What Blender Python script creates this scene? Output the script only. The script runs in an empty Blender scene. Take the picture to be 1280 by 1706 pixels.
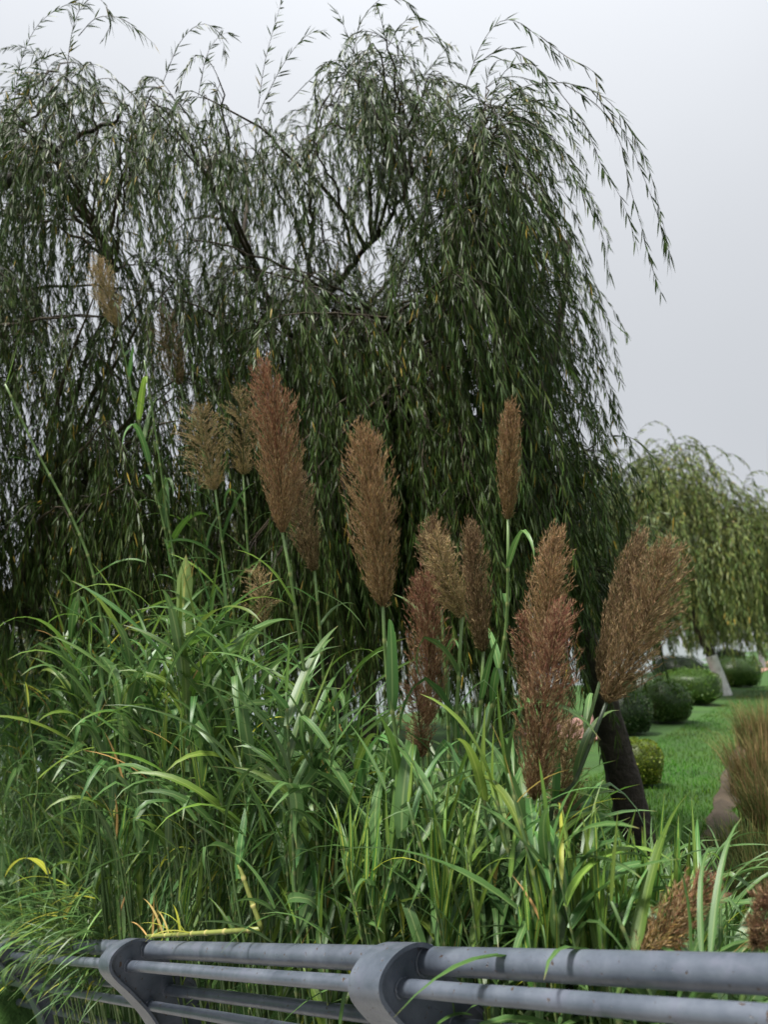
import bpy, math, random
import numpy as np
from mathutils import Vector, Matrix

random.seed(7)
R = np.random.default_rng(11)
S = bpy.context.scene
COL = S.collection
PI = math.pi

# ------------------------------------------------------------------ camera, sky, sun, exposure
F = 1289.0                       # focal length in photo pixels (photo is 1280 x 1706)
PITCH = math.radians(9.5)
EYE = np.array([0.0, 0.0, 1.65])
FWD = np.array([0, math.cos(PITCH), math.sin(PITCH)])
UP = np.array([0, -math.sin(PITCH), math.cos(PITCH)])
RIGHT = np.array([1.0, 0, 0])
cd = bpy.data.cameras.new('camera')
cam = bpy.data.objects.new('camera', cd)
COL.objects.link(cam)
cam.location = EYE
cam.rotation_euler = (PI / 2 + PITCH, 0, 0)
cd.sensor_fit = 'VERTICAL'
cd.sensor_height = 36
cd.sensor_width = 36
cd.lens = 36 * F / 1706
cd.clip_start = 0.05
cd.clip_end = 3000
cd.dof.use_dof = True
cd.dof.focus_distance = 3.2
cd.dof.aperture_fstop = cd.lens / 1000 / 0.012
S.camera = cam

SUN_EL, SUN_AZ = math.radians(66), math.radians(236)      # azimuth from north (+Y), clockwise: high, behind the camera to its left
W = bpy.data.worlds.new('World')
S.world = W
W.use_nodes = True
nt = W.node_tree
nt.nodes.clear()
def N(t, nt_, **kw):
    n = nt_.nodes.new(t)
    for k, v in kw.items():
        setattr(n, k, v)
    return n
o_ = N('ShaderNodeOutputWorld', nt)
bg = N('ShaderNodeBackground', nt)
sky = N('ShaderNodeTexSky', nt, sky_type='NISHITA', sun_disc=False, sun_elevation=SUN_EL, sun_rotation=SUN_AZ)
tc = N('ShaderNodeTexCoord', nt)
sx = N('ShaderNodeSeparateXYZ', nt)
mx = N('ShaderNodeMath', nt, operation='MAXIMUM')
mx.inputs[1].default_value = 0.0
sq = N('ShaderNodeMath', nt, operation='POWER')
sq.inputs[1].default_value = 3.0
ma = N('ShaderNodeMath', nt, operation='MULTIPLY_ADD')      # overcast sky: brighter towards the zenith
ma.inputs[1].default_value = 6.0
ma.inputs[2].default_value = 3.4
nz = N('ShaderNodeTexNoise', nt)
nz.inputs['Scale'].default_value = 1.6
nz.inputs['Detail'].default_value = 3
mr = N('ShaderNodeMapRange', nt)
mr.inputs[3].default_value = 0.86
mr.inputs[4].default_value = 1.14
mm = N('ShaderNodeMath', nt, operation='MULTIPLY')
cl = N('ShaderNodeVectorMath', nt, operation='SCALE')
cl.inputs[0].default_value = (0.95, 0.98, 1.03)
mix = N('ShaderNodeMix', nt, data_type='RGBA')
mix.inputs[0].default_value = 0.96
L_ = nt.links.new
L_(tc.outputs['Generated'], sx.inputs[0]); L_(sx.outputs[2], mx.inputs[0]); L_(mx.outputs[0], sq.inputs[0]); L_(sq.outputs[0], ma.inputs[0])
L_(tc.outputs['Generated'], nz.inputs['Vector']); L_(nz.outputs[0], mr.inputs[0])
L_(ma.outputs[0], mm.inputs[0]); L_(mr.outputs[0], mm.inputs[1]); L_(mm.outputs[0], cl.inputs['Scale'])
L_(sky.outputs[0], mix.inputs[6]); L_(cl.outputs[0], mix.inputs[7]); L_(mix.outputs[2], bg.inputs[0])
bg.inputs[1].default_value = 0.085
L_(bg.outputs[0], o_.inputs[0])

sd = bpy.data.lights.new('sun', 'SUN')
sd.energy = 3.6
sd.angle = math.radians(10)
sd.color = (1.0, 0.96, 0.9)
sun = bpy.data.objects.new('sun', sd)
COL.objects.link(sun)
sdir = Vector((math.sin(SUN_AZ) * math.cos(SUN_EL), math.cos(SUN_AZ) * math.cos(SUN_EL), math.sin(SUN_EL)))
sun.rotation_euler = sdir.to_track_quat('Z', 'Y').to_euler()
S.view_settings.view_transform = 'Standard'
S.view_settings.look = 'None'
S.view_settings.exposure = 1.12
S.view_settings.gamma = 1.0
S.render.engine = 'CYCLES'
S.cycles.max_bounces = 6
S.cycles.transparent_max_bounces = 6
S.cycles.use_denoising = True

# ------------------------------------------------------------------ helpers
def at(px, py, d):
    return EYE + d * (FWD + (px - 640) / F * RIGHT - (py - 853) / F * UP)

def norm(v):
    v = np.asarray(v, float)
    return v / np.maximum(np.linalg.norm(v, axis=-1, keepdims=True), 1e-9)

def sstep(a, b, x):
    t = np.clip((np.asarray(x, float) - a) / (b - a), 0, 1)
    return t * t * (3 - 2 * t)

def mesh_of(name, V, T, mat, uv=None, col=None, smooth=True):
    """mesh from vertices and equal-sided faces (triangles or quads) in numpy arrays"""
    V = np.asarray(V, np.float32); T = np.asarray(T, np.int32)
    me = bpy.data.meshes.new(name)
    k = T.shape[1]
    me.vertices.add(len(V)); me.vertices.foreach_set('co', V.ravel())
    me.loops.add(T.size); me.loops.foreach_set('vertex_index', T.ravel())
    me.polygons.add(len(T))
    me.polygons.foreach_set('loop_start', np.arange(0, T.size, k, dtype=np.int32))
    me.polygons.foreach_set('use_smooth', np.full(len(T), smooth))
    if uv is not None:
        l = me.uv_layers.new(name='UVMap')
        l.data.foreach_set('uv', np.asarray(uv, np.float32)[T.ravel()].ravel())
    if col is not None:
        a = me.color_attributes.new('tint', 'FLOAT_COLOR', 'POINT')
        c = np.ones((len(V), 4), np.float32); c[:, :3] = col
        a.data.foreach_set('color', c.ravel())
    me.update(calc_edges=True)
    if mat: me.materials.append(mat)
    return me

def link(name, me, parent=None, loc=None):
    o = bpy.data.objects.new(name, me)
    COL.objects.link(o)
    if parent is not None: o.parent = parent
    if loc is not None: o.location = loc
    return o

def empty(name, loc):
    o = bpy.data.objects.new(name, None)
    o.empty_display_size = 0.1
    COL.objects.link(o)
    o.location = loc
    return o

def tag(o, label=None, cat=None, group=None, kind=None):
    if label: o['label'] = label
    if cat: o['category'] = cat
    if group: o['group'] = group
    if kind: o['kind'] = kind
    return o

def catmull(P, n=8):
    P = [np.asarray(p, float) for p in P]
    if len(P) == 2:
        return np.array([P[0] + (P[1] - P[0]) * i / n for i in range(n + 1)])
    Q = [2 * P[0] - P[1]] + P + [2 * P[-1] - P[-2]]
    out = []
    for i in range(1, len(Q) - 2):
        a, b, c, d = Q[i - 1:i + 3]
        for j in range(n):
            t = j / n
            out.append(.5 * (2 * b + (c - a) * t + (2 * a - 5 * b + 4 * c - d) * t * t + (3 * b - a - 3 * c + d) * t ** 3))
    out.append(P[-1])
    return np.array(out)

def resample(P, step):
    P = np.asarray(P, float)
    seg = np.linalg.norm(np.diff(P, axis=0), axis=1)
    s = np.concatenate([[0], np.cumsum(seg)])
    n = max(2, int(s[-1] / step) + 1)
    q = np.linspace(0, s[-1], n)
    return np.stack([np.interp(q, s, P[:, i]) for i in range(3)], 1)

def tube(P, r, sides=8, cap=True):
    """tube of quads round a polyline, radius per point"""
    P = np.asarray(P, float); n = len(P)
    r = np.broadcast_to(np.asarray(r, float), (n,))
    T = norm(np.gradient(P, axis=0))
    ref = np.array([0, 0, 1.0]) if abs(T[0][2]) < .9 else np.array([1.0, 0, 0])
    a = norm(np.cross(T[0], ref)); A = [a]
    for i in range(1, n):
        a = A[-1] - T[i] * np.dot(A[-1], T[i]); A.append(norm(a))
    A = np.array(A); B = np.cross(T, A)
    th = np.arange(sides) * 2 * PI / sides
    V = P[:, None] + r[:, None, None] * (np.cos(th)[None, :, None] * A[:, None] + np.sin(th)[None, :, None] * B[:, None])
    V = V.reshape(-1, 3)
    i, j = np.meshgrid(np.arange(n - 1), np.arange(sides), indexing='ij')
    j2 = (j + 1) % sides
    Q = np.stack([i * sides + j, i * sides + j2, (i + 1) * sides + j2, (i + 1) * sides + j], -1).reshape(-1, 4)
    if cap:
        V = np.vstack([V, P[0], P[-1]]); c0, c1 = len(V) - 2, len(V) - 1
        jj = np.arange(0, sides, 1); k = (n - 1) * sides
        q0 = np.stack([np.full(sides, c0), (jj + 1) % sides, jj, np.full(sides, c0)], 1)
        q1 = np.stack([np.full(sides, c1), k + jj, k + (jj + 1) % sides, np.full(sides, c1)], 1)
        T3 = np.vstack([np.stack([Q[:, 0], Q[:, 1], Q[:, 2]], 1), np.stack([Q[:, 0], Q[:, 2], Q[:, 3]], 1), q0[:, :3], q1[:, :3]])
        return V, T3
    return V, np.vstack([Q[:, [0, 1, 2]], Q[:, [0, 2, 3]]])

def merge(parts):
    Vs, Ts, k = [], [], 0
    for V, T in parts:
        Vs.append(V); Ts.append(np.asarray(T) + k); k += len(V)
    return np.vstack(Vs), np.vstack(Ts)

# ------------------------------------------------------------------ materials
def new_mat(name):
    m = bpy.data.materials.new(name); m.use_nodes = True
    t = m.node_tree; t.nodes.clear()
    out = N('ShaderNodeOutputMaterial', t)
    p = N('ShaderNodeBsdfPrincipled', t)
    t.links.new(p.outputs[0], out.inputs[0])
    return m, t, p, out

def noise_ramp(t, scale, stops, coord='Object', detail=5, rough=.6, dist=0):
    tcn = N('ShaderNodeTexCoord', t); nn = N('ShaderNodeTexNoise', t)
    nn.inputs['Scale'].default_value = scale; nn.inputs['Detail'].default_value = detail
    nn.inputs['Roughness'].default_value = rough; nn.inputs['Distortion'].default_value = dist
    t.links.new(tcn.outputs[coord], nn.inputs['Vector'])
    r = N('ShaderNodeValToRGB', t)
    e = r.color_ramp.elements
    while len(e) < len(stops): e.new(.5)
    for k, (pos, c) in enumerate(stops):
        e[k].position = pos; e[k].color = (*c, 1)
    t.links.new(nn.outputs[0], r.inputs[0])
    return r, nn, tcn

def bump(t, p, src, strength, dist=.01):
    b = N('ShaderNodeBump', t); b.inputs['Strength'].default_value = strength; b.inputs['Distance'].default_value = dist
    t.links.new(src, b.inputs['Height']); t.links.new(b.outputs[0], p.inputs['Normal'])

def mat_noise(name, scale, stops, rough=.8, bmp=.3, bscale=None, coord='Object', bdist=.01):
    m, t, p, o = new_mat(name)
    r, nn, tcn = noise_ramp(t, scale, stops, coord)
    t.links.new(r.outputs[0], p.inputs['Base Color'])
    p.inputs['Roughness'].default_value = rough
    n2 = N('ShaderNodeTexNoise', t); n2.inputs['Scale'].default_value = bscale or scale * 4; n2.inputs['Detail'].default_value = 6
    t.links.new(tcn.outputs[coord], n2.inputs['Vector'])
    bump(t, p, n2.outputs[0], bmp, bdist)
    return m

def translucent(t, p, o, color_out, fac):
    tr = N('ShaderNodeBsdfTranslucent', t); ms = N('ShaderNodeMixShader', t)
    ms.inputs[0].default_value = fac
    t.links.new(color_out, tr.inputs[0])
    t.links.new(p.outputs[0], ms.inputs[1]); t.links.new(tr.outputs[0], ms.inputs[2]); t.links.new(ms.outputs[0], o.inputs[0])

def leaf_mat(name, edge, mid, rough=.42, trans=.28, vein=.16, hue=.02, val=.35):
    """grass-like leaf: UV u runs across the blade (midrib at .5), v along it"""
    m, t, p, o = new_mat(name)
    uv = N('ShaderNodeUVMap', t); sp = N('ShaderNodeSeparateXYZ', t); t.links.new(uv.outputs[0], sp.inputs[0])
    r = N('ShaderNodeValToRGB', t); e = r.color_ramp.elements
    e[0].position = 0.0; e[0].color = (*edge, 1); e[1].position = 1.0; e[1].color = (*edge, 1)
    for pos, c in ((.40, edge), (.5, mid), (.60, edge)):
        k = e.new(pos); k.color = (*c, 1)
    t.links.new(sp.outputs[0], r.inputs[0])
    mp = N('ShaderNodeMapping', t); mp.inputs['Scale'].default_value = (34, 1.4, 1); t.links.new(uv.outputs[0], mp.inputs[0])
    nn = N('ShaderNodeTexNoise', t); nn.inputs['Scale'].default_value = 1.0; nn.inputs['Detail'].default_value = 3
    t.links.new(mp.outputs[0], nn.inputs['Vector'])
    oi = N('ShaderNodeObjectInfo', t)
    hs = N('ShaderNodeHueSaturation', t)
    h = N('ShaderNodeMapRange', t); h.inputs[3].default_value = .5 - hue; h.inputs[4].default_value = .5 + hue
    t.links.new(oi.outputs['Random'], h.inputs[0]); t.links.new(h.outputs[0], hs.inputs['Hue'])
    rnd = N('ShaderNodeMath', t, operation='FRACT'); mu = N('ShaderNodeMath', t, operation='MULTIPLY'); mu.inputs[1].default_value = 17.31
    t.links.new(oi.outputs['Random'], mu.inputs[0]); t.links.new(mu.outputs[0], rnd.inputs[0])
    vr = N('ShaderNodeMapRange', t); vr.inputs[3].default_value = 1 - val; vr.inputs[4].default_value = 1 + val
    t.links.new(rnd.outputs[0], vr.inputs[0])
    vv = N('ShaderNodeMapRange', t); vv.inputs[1].default_value = .25; vv.inputs[2].default_value = .75
    vv.inputs[3].default_value = 1 - vein; vv.inputs[4].default_value = 1 + vein
    t.links.new(nn.outputs[0], vv.inputs[0])
    mul = N('ShaderNodeMath', t, operation='MULTIPLY'); t.links.new(vr.outputs[0], mul.inputs[0]); t.links.new(vv.outputs[0], mul.inputs[1])
    t.links.new(mul.outputs[0], hs.inputs['Value']); t.links.new(r.outputs[0], hs.inputs['Color'])
    # dry, brownish tips and spots
    n3 = N('ShaderNodeTexNoise', t); n3.inputs['Scale'].default_value = 3.0; n3.inputs['Detail'].default_value = 4
    t.links.new(uv.outputs[0], n3.inputs['Vector'])
    ad = N('ShaderNodeMath', t, operation='MULTIPLY_ADD'); ad.inputs[1].default_value = .55
    t.links.new(n3.outputs[0], ad.inputs[0]); t.links.new(sp.outputs[1], ad.inputs[2])
    dr = N('ShaderNodeMapRange', t); dr.inputs[1].default_value = 1.2; dr.inputs[2].default_value = 1.34
    t.links.new(ad.outputs[0], dr.inputs[0])
    mc = N('ShaderNodeMix', t, data_type='RGBA'); mc.inputs[7].default_value = (.26, .19, .07, 1)
    t.links.new(dr.outputs[0], mc.inputs[0]); t.links.new(hs.outputs[0], mc.inputs[6])
    t.links.new(mc.outputs[2], p.inputs['Base Color'])
    p.inputs['Roughness'].default_value = rough
    p.inputs['Specular IOR Level'].default_value = .5
    bump(t, p, nn.outputs[0], .25, .002)
    translucent(t, p, o, mc.outputs[2], trans)
    return m

def tint_mat(name, rough=.5, trans=.3, gain=1.0, spec=.4):
    """colour from the mesh's own 'tint' attribute (leaf to leaf variation)"""
    m, t, p, o = new_mat(name)
    a = N('ShaderNodeVertexColor', t, layer_name='tint')
    sc = N('ShaderNodeVectorMath', t, operation='SCALE'); sc.inputs['Scale'].default_value = gain
    t.links.new(a.outputs[0], sc.inputs[0]); t.links.new(sc.outputs[0], p.inputs['Base Color'])
    p.inputs['Roughness'].default_value = rough
    p.inputs['Specular IOR Level'].default_value = spec
    if trans: translucent(t, p, o, sc.outputs[0], trans)
    return m

M_LEAF = leaf_mat('reed_leaf', (.078, .165, .044), (.210, .300, .105))
M_LEAF2 = leaf_mat('reed_leaf_fresh', (.130, .225, .036), (.240, .340, .075), trans=.35)
M_VARI = leaf_mat('reed_leaf_striped', (.085, .190, .035), (.62, .66, .10), trans=.4, val=.2)
M_YEL = leaf_mat('reed_leaf_yellow', (.42, .44, .05), (.60, .58, .12), trans=.4, val=.2)
M_DRY = leaf_mat('reed_leaf_dry', (.50, .33, .10), (.62, .46, .20), rough=.7, trans=.3, val=.25)
M_TINT = tint_mat('willow_leaf', rough=.5, trans=.22, spec=.3)
M_PLUME = tint_mat('plume_floret', rough=.75, trans=.22, spec=.2, gain=.84)
M_GRASS = tint_mat('grass_blade', rough=.75, trans=.25, spec=.15)
M_BUSH = tint_mat('clipped_leaf', rough=.45, trans=.2)
def stem_mat():
    m, t, p, o = new_mat('reed_stem')
    a = N('ShaderNodeVertexColor', t, layer_name='tint')
    tcn = N('ShaderNodeTexCoord', t); mp = N('ShaderNodeMapping', t); mp.inputs['Scale'].default_value = (160, 160, 5)
    t.links.new(tcn.outputs['Object'], mp.inputs[0])
    nn = N('ShaderNodeTexNoise', t); nn.inputs['Scale'].default_value = 1; nn.inputs['Detail'].default_value = 4
    t.links.new(mp.outputs[0], nn.inputs['Vector'])
    vr = N('ShaderNodeMapRange', t); vr.inputs[3].default_value = .6; vr.inputs[4].default_value = 1.4
    t.links.new(nn.outputs[0], vr.inputs[0])
    sc = N('ShaderNodeVectorMath', t, operation='SCALE')
    t.links.new(a.outputs[0], sc.inputs[0]); t.links.new(vr.outputs[0], sc.inputs['Scale']); t.links.new(sc.outputs[0], p.inputs['Base Color'])
    p.inputs['Roughness'].default_value = .45
    return m
M_STEM = stem_mat()
M_BARK = mat_noise('willow_bark', 9, [(.25, (.012, .009, .007)), (.55, (.034, .026, .019)), (.8, (.07, .055, .042))], .95, 1.0, 22, bdist=.03)
M_TWIG = mat_noise('willow_twig', 14, [(.3, (.030, .020, .012)), (.7, (.075, .055, .028))], .8, .3)
M_WHITE = mat_noise('trunk_whitewash', 6, [(.25, (.42, .41, .38)), (.5, (.70, .70, .68)), (.8, (.80, .80, .78))], .9, .6, 20, bdist=.02)
M_SOIL = mat_noise('soil', 3, [(.3, (.025, .018, .011)), (.6, (.060, .044, .027)), (.8, (.11, .082, .05))], .95, .6, 30, bdist=.02)
M_STONE = mat_noise('kerb_stone', 8, [(.3, (.28, .27, .25)), (.7, (.42, .41, .39))], .85, .3, 60)

def mat_paint():
    """blue-grey paint: worn, dusty, with chips and dark scuffs"""
    m, t, p, o = new_mat('railing_paint')
    r, nn, tcn = noise_ramp(t, 5, [(.3, (.050, .062, .082)), (.52, (.086, .101, .128)), (.75, (.140, .158, .190))], detail=8, rough=.65)
    # lengthwise dirt and darker repainted patches
    n2 = N('ShaderNodeTexNoise', t); n2.inputs['Scale'].default_value = 11; n2.inputs['Detail'].default_value = 7; n2.inputs['Distortion'].default_value = .6
    t.links.new(tcn.outputs['Object'], n2.inputs['Vector'])
    m2 = N('ShaderNodeMapRange', t); m2.inputs[1].default_value = .55; m2.inputs[2].default_value = .64
    t.links.new(n2.outputs[0], m2.inputs[0])
    mxa = N('ShaderNodeMix', t, data_type='RGBA'); mxa.inputs[7].default_value = (.105, .115, .150, 1)
    f2 = N('ShaderNodeMath', t, operation='MULTIPLY'); f2.inputs[1].default_value = .75
    t.links.new(m2.outputs[0], f2.inputs[0]); t.links.new(f2.outputs[0], mxa.inputs[0]); t.links.new(r.outputs[0], mxa.inputs[6])
    n3 = N('ShaderNodeTexNoise', t); n3.inputs['Scale'].default_value = 55; n3.inputs['Detail'].default_value = 5
    t.links.new(tcn.outputs['Object'], n3.inputs['Vector'])
    m3 = N('ShaderNodeMapRange', t); m3.inputs[1].default_value = .655; m3.inputs[2].default_value = .69
    t.links.new(n3.outputs[0], m3.inputs[0])
    mxb = N('ShaderNodeMix', t, data_type='RGBA'); mxb.inputs[7].default_value = (.060, .040, .030, 1)
    t.links.new(m3.outputs[0], mxb.inputs[0]); t.links.new(mxa.outputs[2], mxb.inputs[6])
    t.links.new(mxb.outputs[2], p.inputs['Base Color'])
    rr = N('ShaderNodeMapRange', t); rr.inputs[3].default_value = .20; rr.inputs[4].default_value = .45
    t.links.new(n2.outputs[0], rr.inputs[0]); t.links.new(rr.outputs[0], p.inputs['Roughness'])
    ad = N('ShaderNodeMath', t, operation='ADD'); t.links.new(nn.outputs[0], ad.inputs[0])
    inv = N('ShaderNodeMath', t, operation='MULTIPLY'); inv.inputs[1].default_value = -.6
    t.links.new(m3.outputs[0], inv.inputs[0]); t.links.new(inv.outputs[0], ad.inputs[1])
    bump(t, p, ad.outputs[0], .6, .006)
    return m
M_PAINT = mat_paint()

# ------------------------------------------------------------------ railing line, deck and terrain
RA = at(1280, 1623, 1.66)
RB = at(257, 1582, 4.0)
RU = norm(RB - RA)                                   # along the rail, away from the camera, going down
UH = norm(np.array([RU[0], RU[1], 0]))
OUT = np.array([UH[1], -UH[0], 0])                   # outwards, to the reeds
SLOPE = RU[2] / math.hypot(RU[0], RU[1])
def rail_tq(x, y):
    dx, dy = x - RA[0], y - RA[1]
    return dx * UH[0] + dy * UH[1], dx * OUT[0] + dy * OUT[1]
def deck_z(t):
    return RA[2] - 1.0 + SLOPE * np.clip(t, -1.6, 6.0)
PATH_D = np.array([.5, .866]); PATH_N = np.array([-.866, .5]); PATH_0 = np.array([.30, 7.0])
def path_s(x, y):
    return (x - PATH_0[0]) * PATH_N[0] + (y - PATH_0[1]) * PATH_N[1]
def ground(x, y):
    x = np.asarray(x, float); y = np.asarray(y, float)
    t, q = rail_tq(x, y)
    g = -2.6 * sstep(5.5, 10.0, path_s(x, y)) + 2.9 * sstep(900, 960, path_s(x, y))
    g = g + .02 * np.sin(x * 1.3 + y * .7) * np.cos(y * .9 - x * .4) * sstep(60, 20, y)
    near = (1 - sstep(.7, 2.9, q)) * (1 - sstep(5.5, 8.0, t)) * sstep(-4.5, -3.2, q)
    return g * (1 - near) + (deck_z(t) - .16) * near

gx = np.unique(np.concatenate([np.linspace(-12, 22, 120), np.linspace(-60, 60, 50), np.linspace(-900, 900, 40)]))
gy = np.unique(np.concatenate([np.linspace(-4, 30, 120), np.linspace(-30, 110, 45), np.linspace(-300, 1500, 40)]))
X, Y = np.meshgrid(gx, gy, indexing='ij')
V = np.stack([X, Y, ground(X, Y)], -1).reshape(-1, 3)
ni, nj = len(gx), len(gy)
i, j = np.meshgrid(np.arange(ni - 1), np.arange(nj - 1), indexing='ij')
Q = np.stack([i * nj + j, (i + 1) * nj + j, (i + 1) * nj + j + 1, i * nj + j + 1], -1).reshape(-1, 4)
M_GROUND = mat_noise('lawn_ground', 1.3, [(.25, (.018, .045, .008)), (.5, (.028, .080, .008)), (.75, (.042, .105, .012))], .95, .8, 40, bdist=.03)
tag(link('ground', mesh_of('ground', V, Q, M_GROUND)), kind='structure')

mw, tw, pw, ow = new_mat('river_water')
pw.inputs['Base Color'].default_value = (.10, .14, .12, 1); pw.inputs['Roughness'].default_value = .12; pw.inputs['IOR'].default_value = 1.33
rw, nw, tcw = noise_ramp(tw, 1.2, [(0, (0, 0, 0)), (1, (1, 1, 1))]); bump(tw, pw, nw.outputs[0], .12, .05)
c0 = PATH_0 + PATH_N * 6; a_ = c0 - PATH_D * 600; b_ = c0 + PATH_D * 1500
w = np.array([[*a_, -1.5], [*b_, -1.5], [*(b_ + PATH_N * 950), -1.5], [*(a_ + PATH_N * 950), -1.5]])
tag(link('river', mesh_of('river', w, [[0, 1, 2, 3]], mw)), kind='structure')

# pink brick path with kerb stones along the lawn side
mp_, tp_, pp_, op_ = new_mat('pink_paving')
tcp = N('ShaderNodeTexCoord', tp_); br = N('ShaderNodeTexBrick', tp_)
mpp = N('ShaderNodeMapping', tp_); mpp.inputs['Rotation'].default_value = (0, 0, math.radians(-60))
tp_.links.new(tcp.outputs['Object'], mpp.inputs[0]); tp_.links.new(mpp.outputs[0], br.inputs['Vector'])
br.inputs['Scale'].default_value = 1; br.inputs['Brick Width'].default_value = .2; br.inputs['Row Height'].default_value = .1; br.inputs['Mortar Size'].default_value = .006
br.inputs['Color1'].default_value = (.46, .24, .19, 1); br.inputs['Color2'].default_value = (.38, .19, .155, 1); br.inputs['Mortar'].default_value = (.25, .2, .17, 1)
tp_.links.new(br.outputs[0], pp_.inputs['Base Color']); pp_.inputs['Roughness'].default_value = .85
def strip_pts(s0, s1, a0, a1, n, dz):
    V, Q = [], []
    for k in range(n + 1):
        a = a0 + (a1 - a0) * k / n
        for s in (s0, s1):
            p = PATH_0 + PATH_D * a + PATH_N * s; V.append([p[0], p[1], dz])
    for k in range(n): Q.append([2 * k, 2 * k + 2, 2 * k + 3, 2 * k + 1])
    return np.array(V), np.array(Q)
V, Q = strip_pts(.35, 1.75, 7.2, 120, 60, .035)
path = tag(link('path', mesh_of('path', V, Q, mp_)), kind='structure')
# the walkway the camera stands on
mdk = mat_noise('walkway_paving', 4, [(.3, (.20, .19, .18)), (.7, (.30, .29, .27))], .85, .3, 50)
V = []
for t in np.linspace(-6, 9, 31):
    z = float(deck_z(t))
    for q in (-3.0, .62):
        p = RA[:2] + UH[:2] * t + OUT[:2] * q
        V += [[p[0], p[1], z], [p[0], p[1], z - .3]]
V = np.array(V); Q = []
for k in range(30):
    b = 4 * k
    Q += [[b, b + 4, b + 6, b + 2], [b, b + 1, b + 5, b + 4], [b + 2, b + 6, b + 7, b + 3], [b + 1, b + 3, b + 7, b + 5]]
tag(link('walkway', mesh_of('walkway', V, Q, mdk, smooth=False)), kind='structure')

# ------------------------------------------------------------------ railing
rail_root = tag(empty('metal_railing', (RA[0], RA[1], RA[2] - 1.0)), 'blue-grey painted tubular metal railing with curved plate posts before the reeds', 'railing')
RL = np.array(rail_root.location)
def rpt(t3, o, v):                                   # t3: metres along the rail
    return RA + RU * t3 + OUT * o + np.array([0, 0, v])
def t3_of_depth(d):
    return (d - np.dot(RA - EYE, FWD)) / np.dot(RU, FWD)
T_A, T_B = t3_of_depth(2.49), t3_of_depth(4.08)
GAP = T_B - T_A
POSTS = [T_A - GAP, T_A, T_B, T_B + GAP, T_B + 2 * GAP]
RAILS = [('top_rail', 0, 0, .0405), ('middle_rail', -.10, -.055, .0255), ('middle_rail', .12, -.225, .027),
         ('middle_rail', .02, -.275, .0235), ('middle_rail', .22, -.50, .025), ('middle_rail', .24, -.75, .025)]
for nm, o, v, r in RAILS:
    t0, t1 = POSTS[0] - .3, POSTS[-1] + .1
    P = np.array([rpt(t, o, v) - RL for t in np.linspace(t0, t1, 40)])
    P += R.normal(0, .0006, P.shape)
    link(nm, mesh_of(nm, *tube(P, r, 28), M_PAINT), rail_root)
outline_in = catmull([(.24, -1.0), (.20, -.75), (.13, -.52), (.03, -.335), (-.085, -.195), (-.175, -.10), (-.210, -.045), (-.205, .005), (-.160, .045), (-.095, .062),
                      (-.03, .052), (.03, .010), (.09, -.075), (.17, -.15), (.30, -.27), (.40, -.42), (.45, -.65), (.46, -1.0)], 5)
outline_in = np.array(outline_in)
def offset(P, d):
    T = norm(np.gradient(P, axis=0)); Nn = np.stack([T[:, 1], -T[:, 0]], 1)
    return P + Nn * d
for t in POSTS:
    b = rpt(t, 0, 0) - RL
    post = link('post', None, rail_root) if False else None
    to3 = lambda P, a: np.array([b + OUT * p[0] + np.array([0, 0, p[1]]) + RU * a for p in P])
    inner = offset(outline_in, .007); outer = offset(outline_in, -.007)
    n = len(outline_in); A0, A1 = .085, -.075           # flange from the far side (+) to the near side (-)
    V = np.vstack([to3(outer, A0), to3(outer, A1), to3(inner, A1), to3(inner, A0)])
    Q = []
    for k in range(n - 1):
        for a, c in ((0, 1), (1, 2), (2, 3), (3, 0)):
            Q.append([a * n + k, c * n + k, c * n + k + 1, a * n + k + 1])
    me = mesh_of('post', V, Q, M_PAINT, smooth=True)
    po = link('post', me, rail_root)
    em = po.modifiers.new('edge', 'EDGE_SPLIT'); em.split_angle = math.radians(50)
    # web plate inside the flange
    pl = offset(outline_in, .005)
    V = np.vstack([to3(pl, -.028), to3(pl, -.040)])
    half = n // 2; T3 = []
    for k in range(half):
        a, c = k, n - 1 - k
        if a + 1 < c: T3 += [[n + a, n + a + 1, n + c], [n + a + 1, n + c - 1, n + c], [a, c, a + 1], [a + 1, c, c - 1]]
    link('web_plate', mesh_of('web_plate', V, T3, M_PAINT, smooth=False), po)
    # weld beads where the rails meet the plate
    for nm, o, v, r in RAILS[:4]:
        th = np.linspace(0, 2 * PI, 25)
        ring = np.array([b + OUT * (o + (r + .002) * math.cos(a)) + np.array([0, 0, v + (r + .002) * math.sin(a)]) + RU * -.041 for a in th])
        link('weld', mesh_of('weld', *tube(ring, .0055 + R.normal(0, .0014, len(ring)), 6), M_PAINT), po)

# ------------------------------------------------------------------ willows
DOWN = np.array([0, 0, -1.0])
def strands(P0, D0, length, wind=(.16, 0, 0), step=.05, curl=.16, rng=R):
    """hanging branchlets: polylines that bend from D0 to the pull of gravity and the wind"""
    n = len(P0); p = P0.copy(); d = norm(D0)
    g = norm(DOWN + np.asarray(wind) + rng.normal(0, .075, (n, 3)))
    nst = np.maximum(4, (length / step).astype(int))
    pts = [p.copy()]
    for k in range(nst.max()):
        d = norm(d + curl * (g - d) + rng.normal(0, .045, (n, 3)))
        p = p + d * step
        pts.append(p.copy())
    A = np.stack(pts, 1)
    return [A[i, :nst[i] + 1] for i in range(n)]

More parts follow.
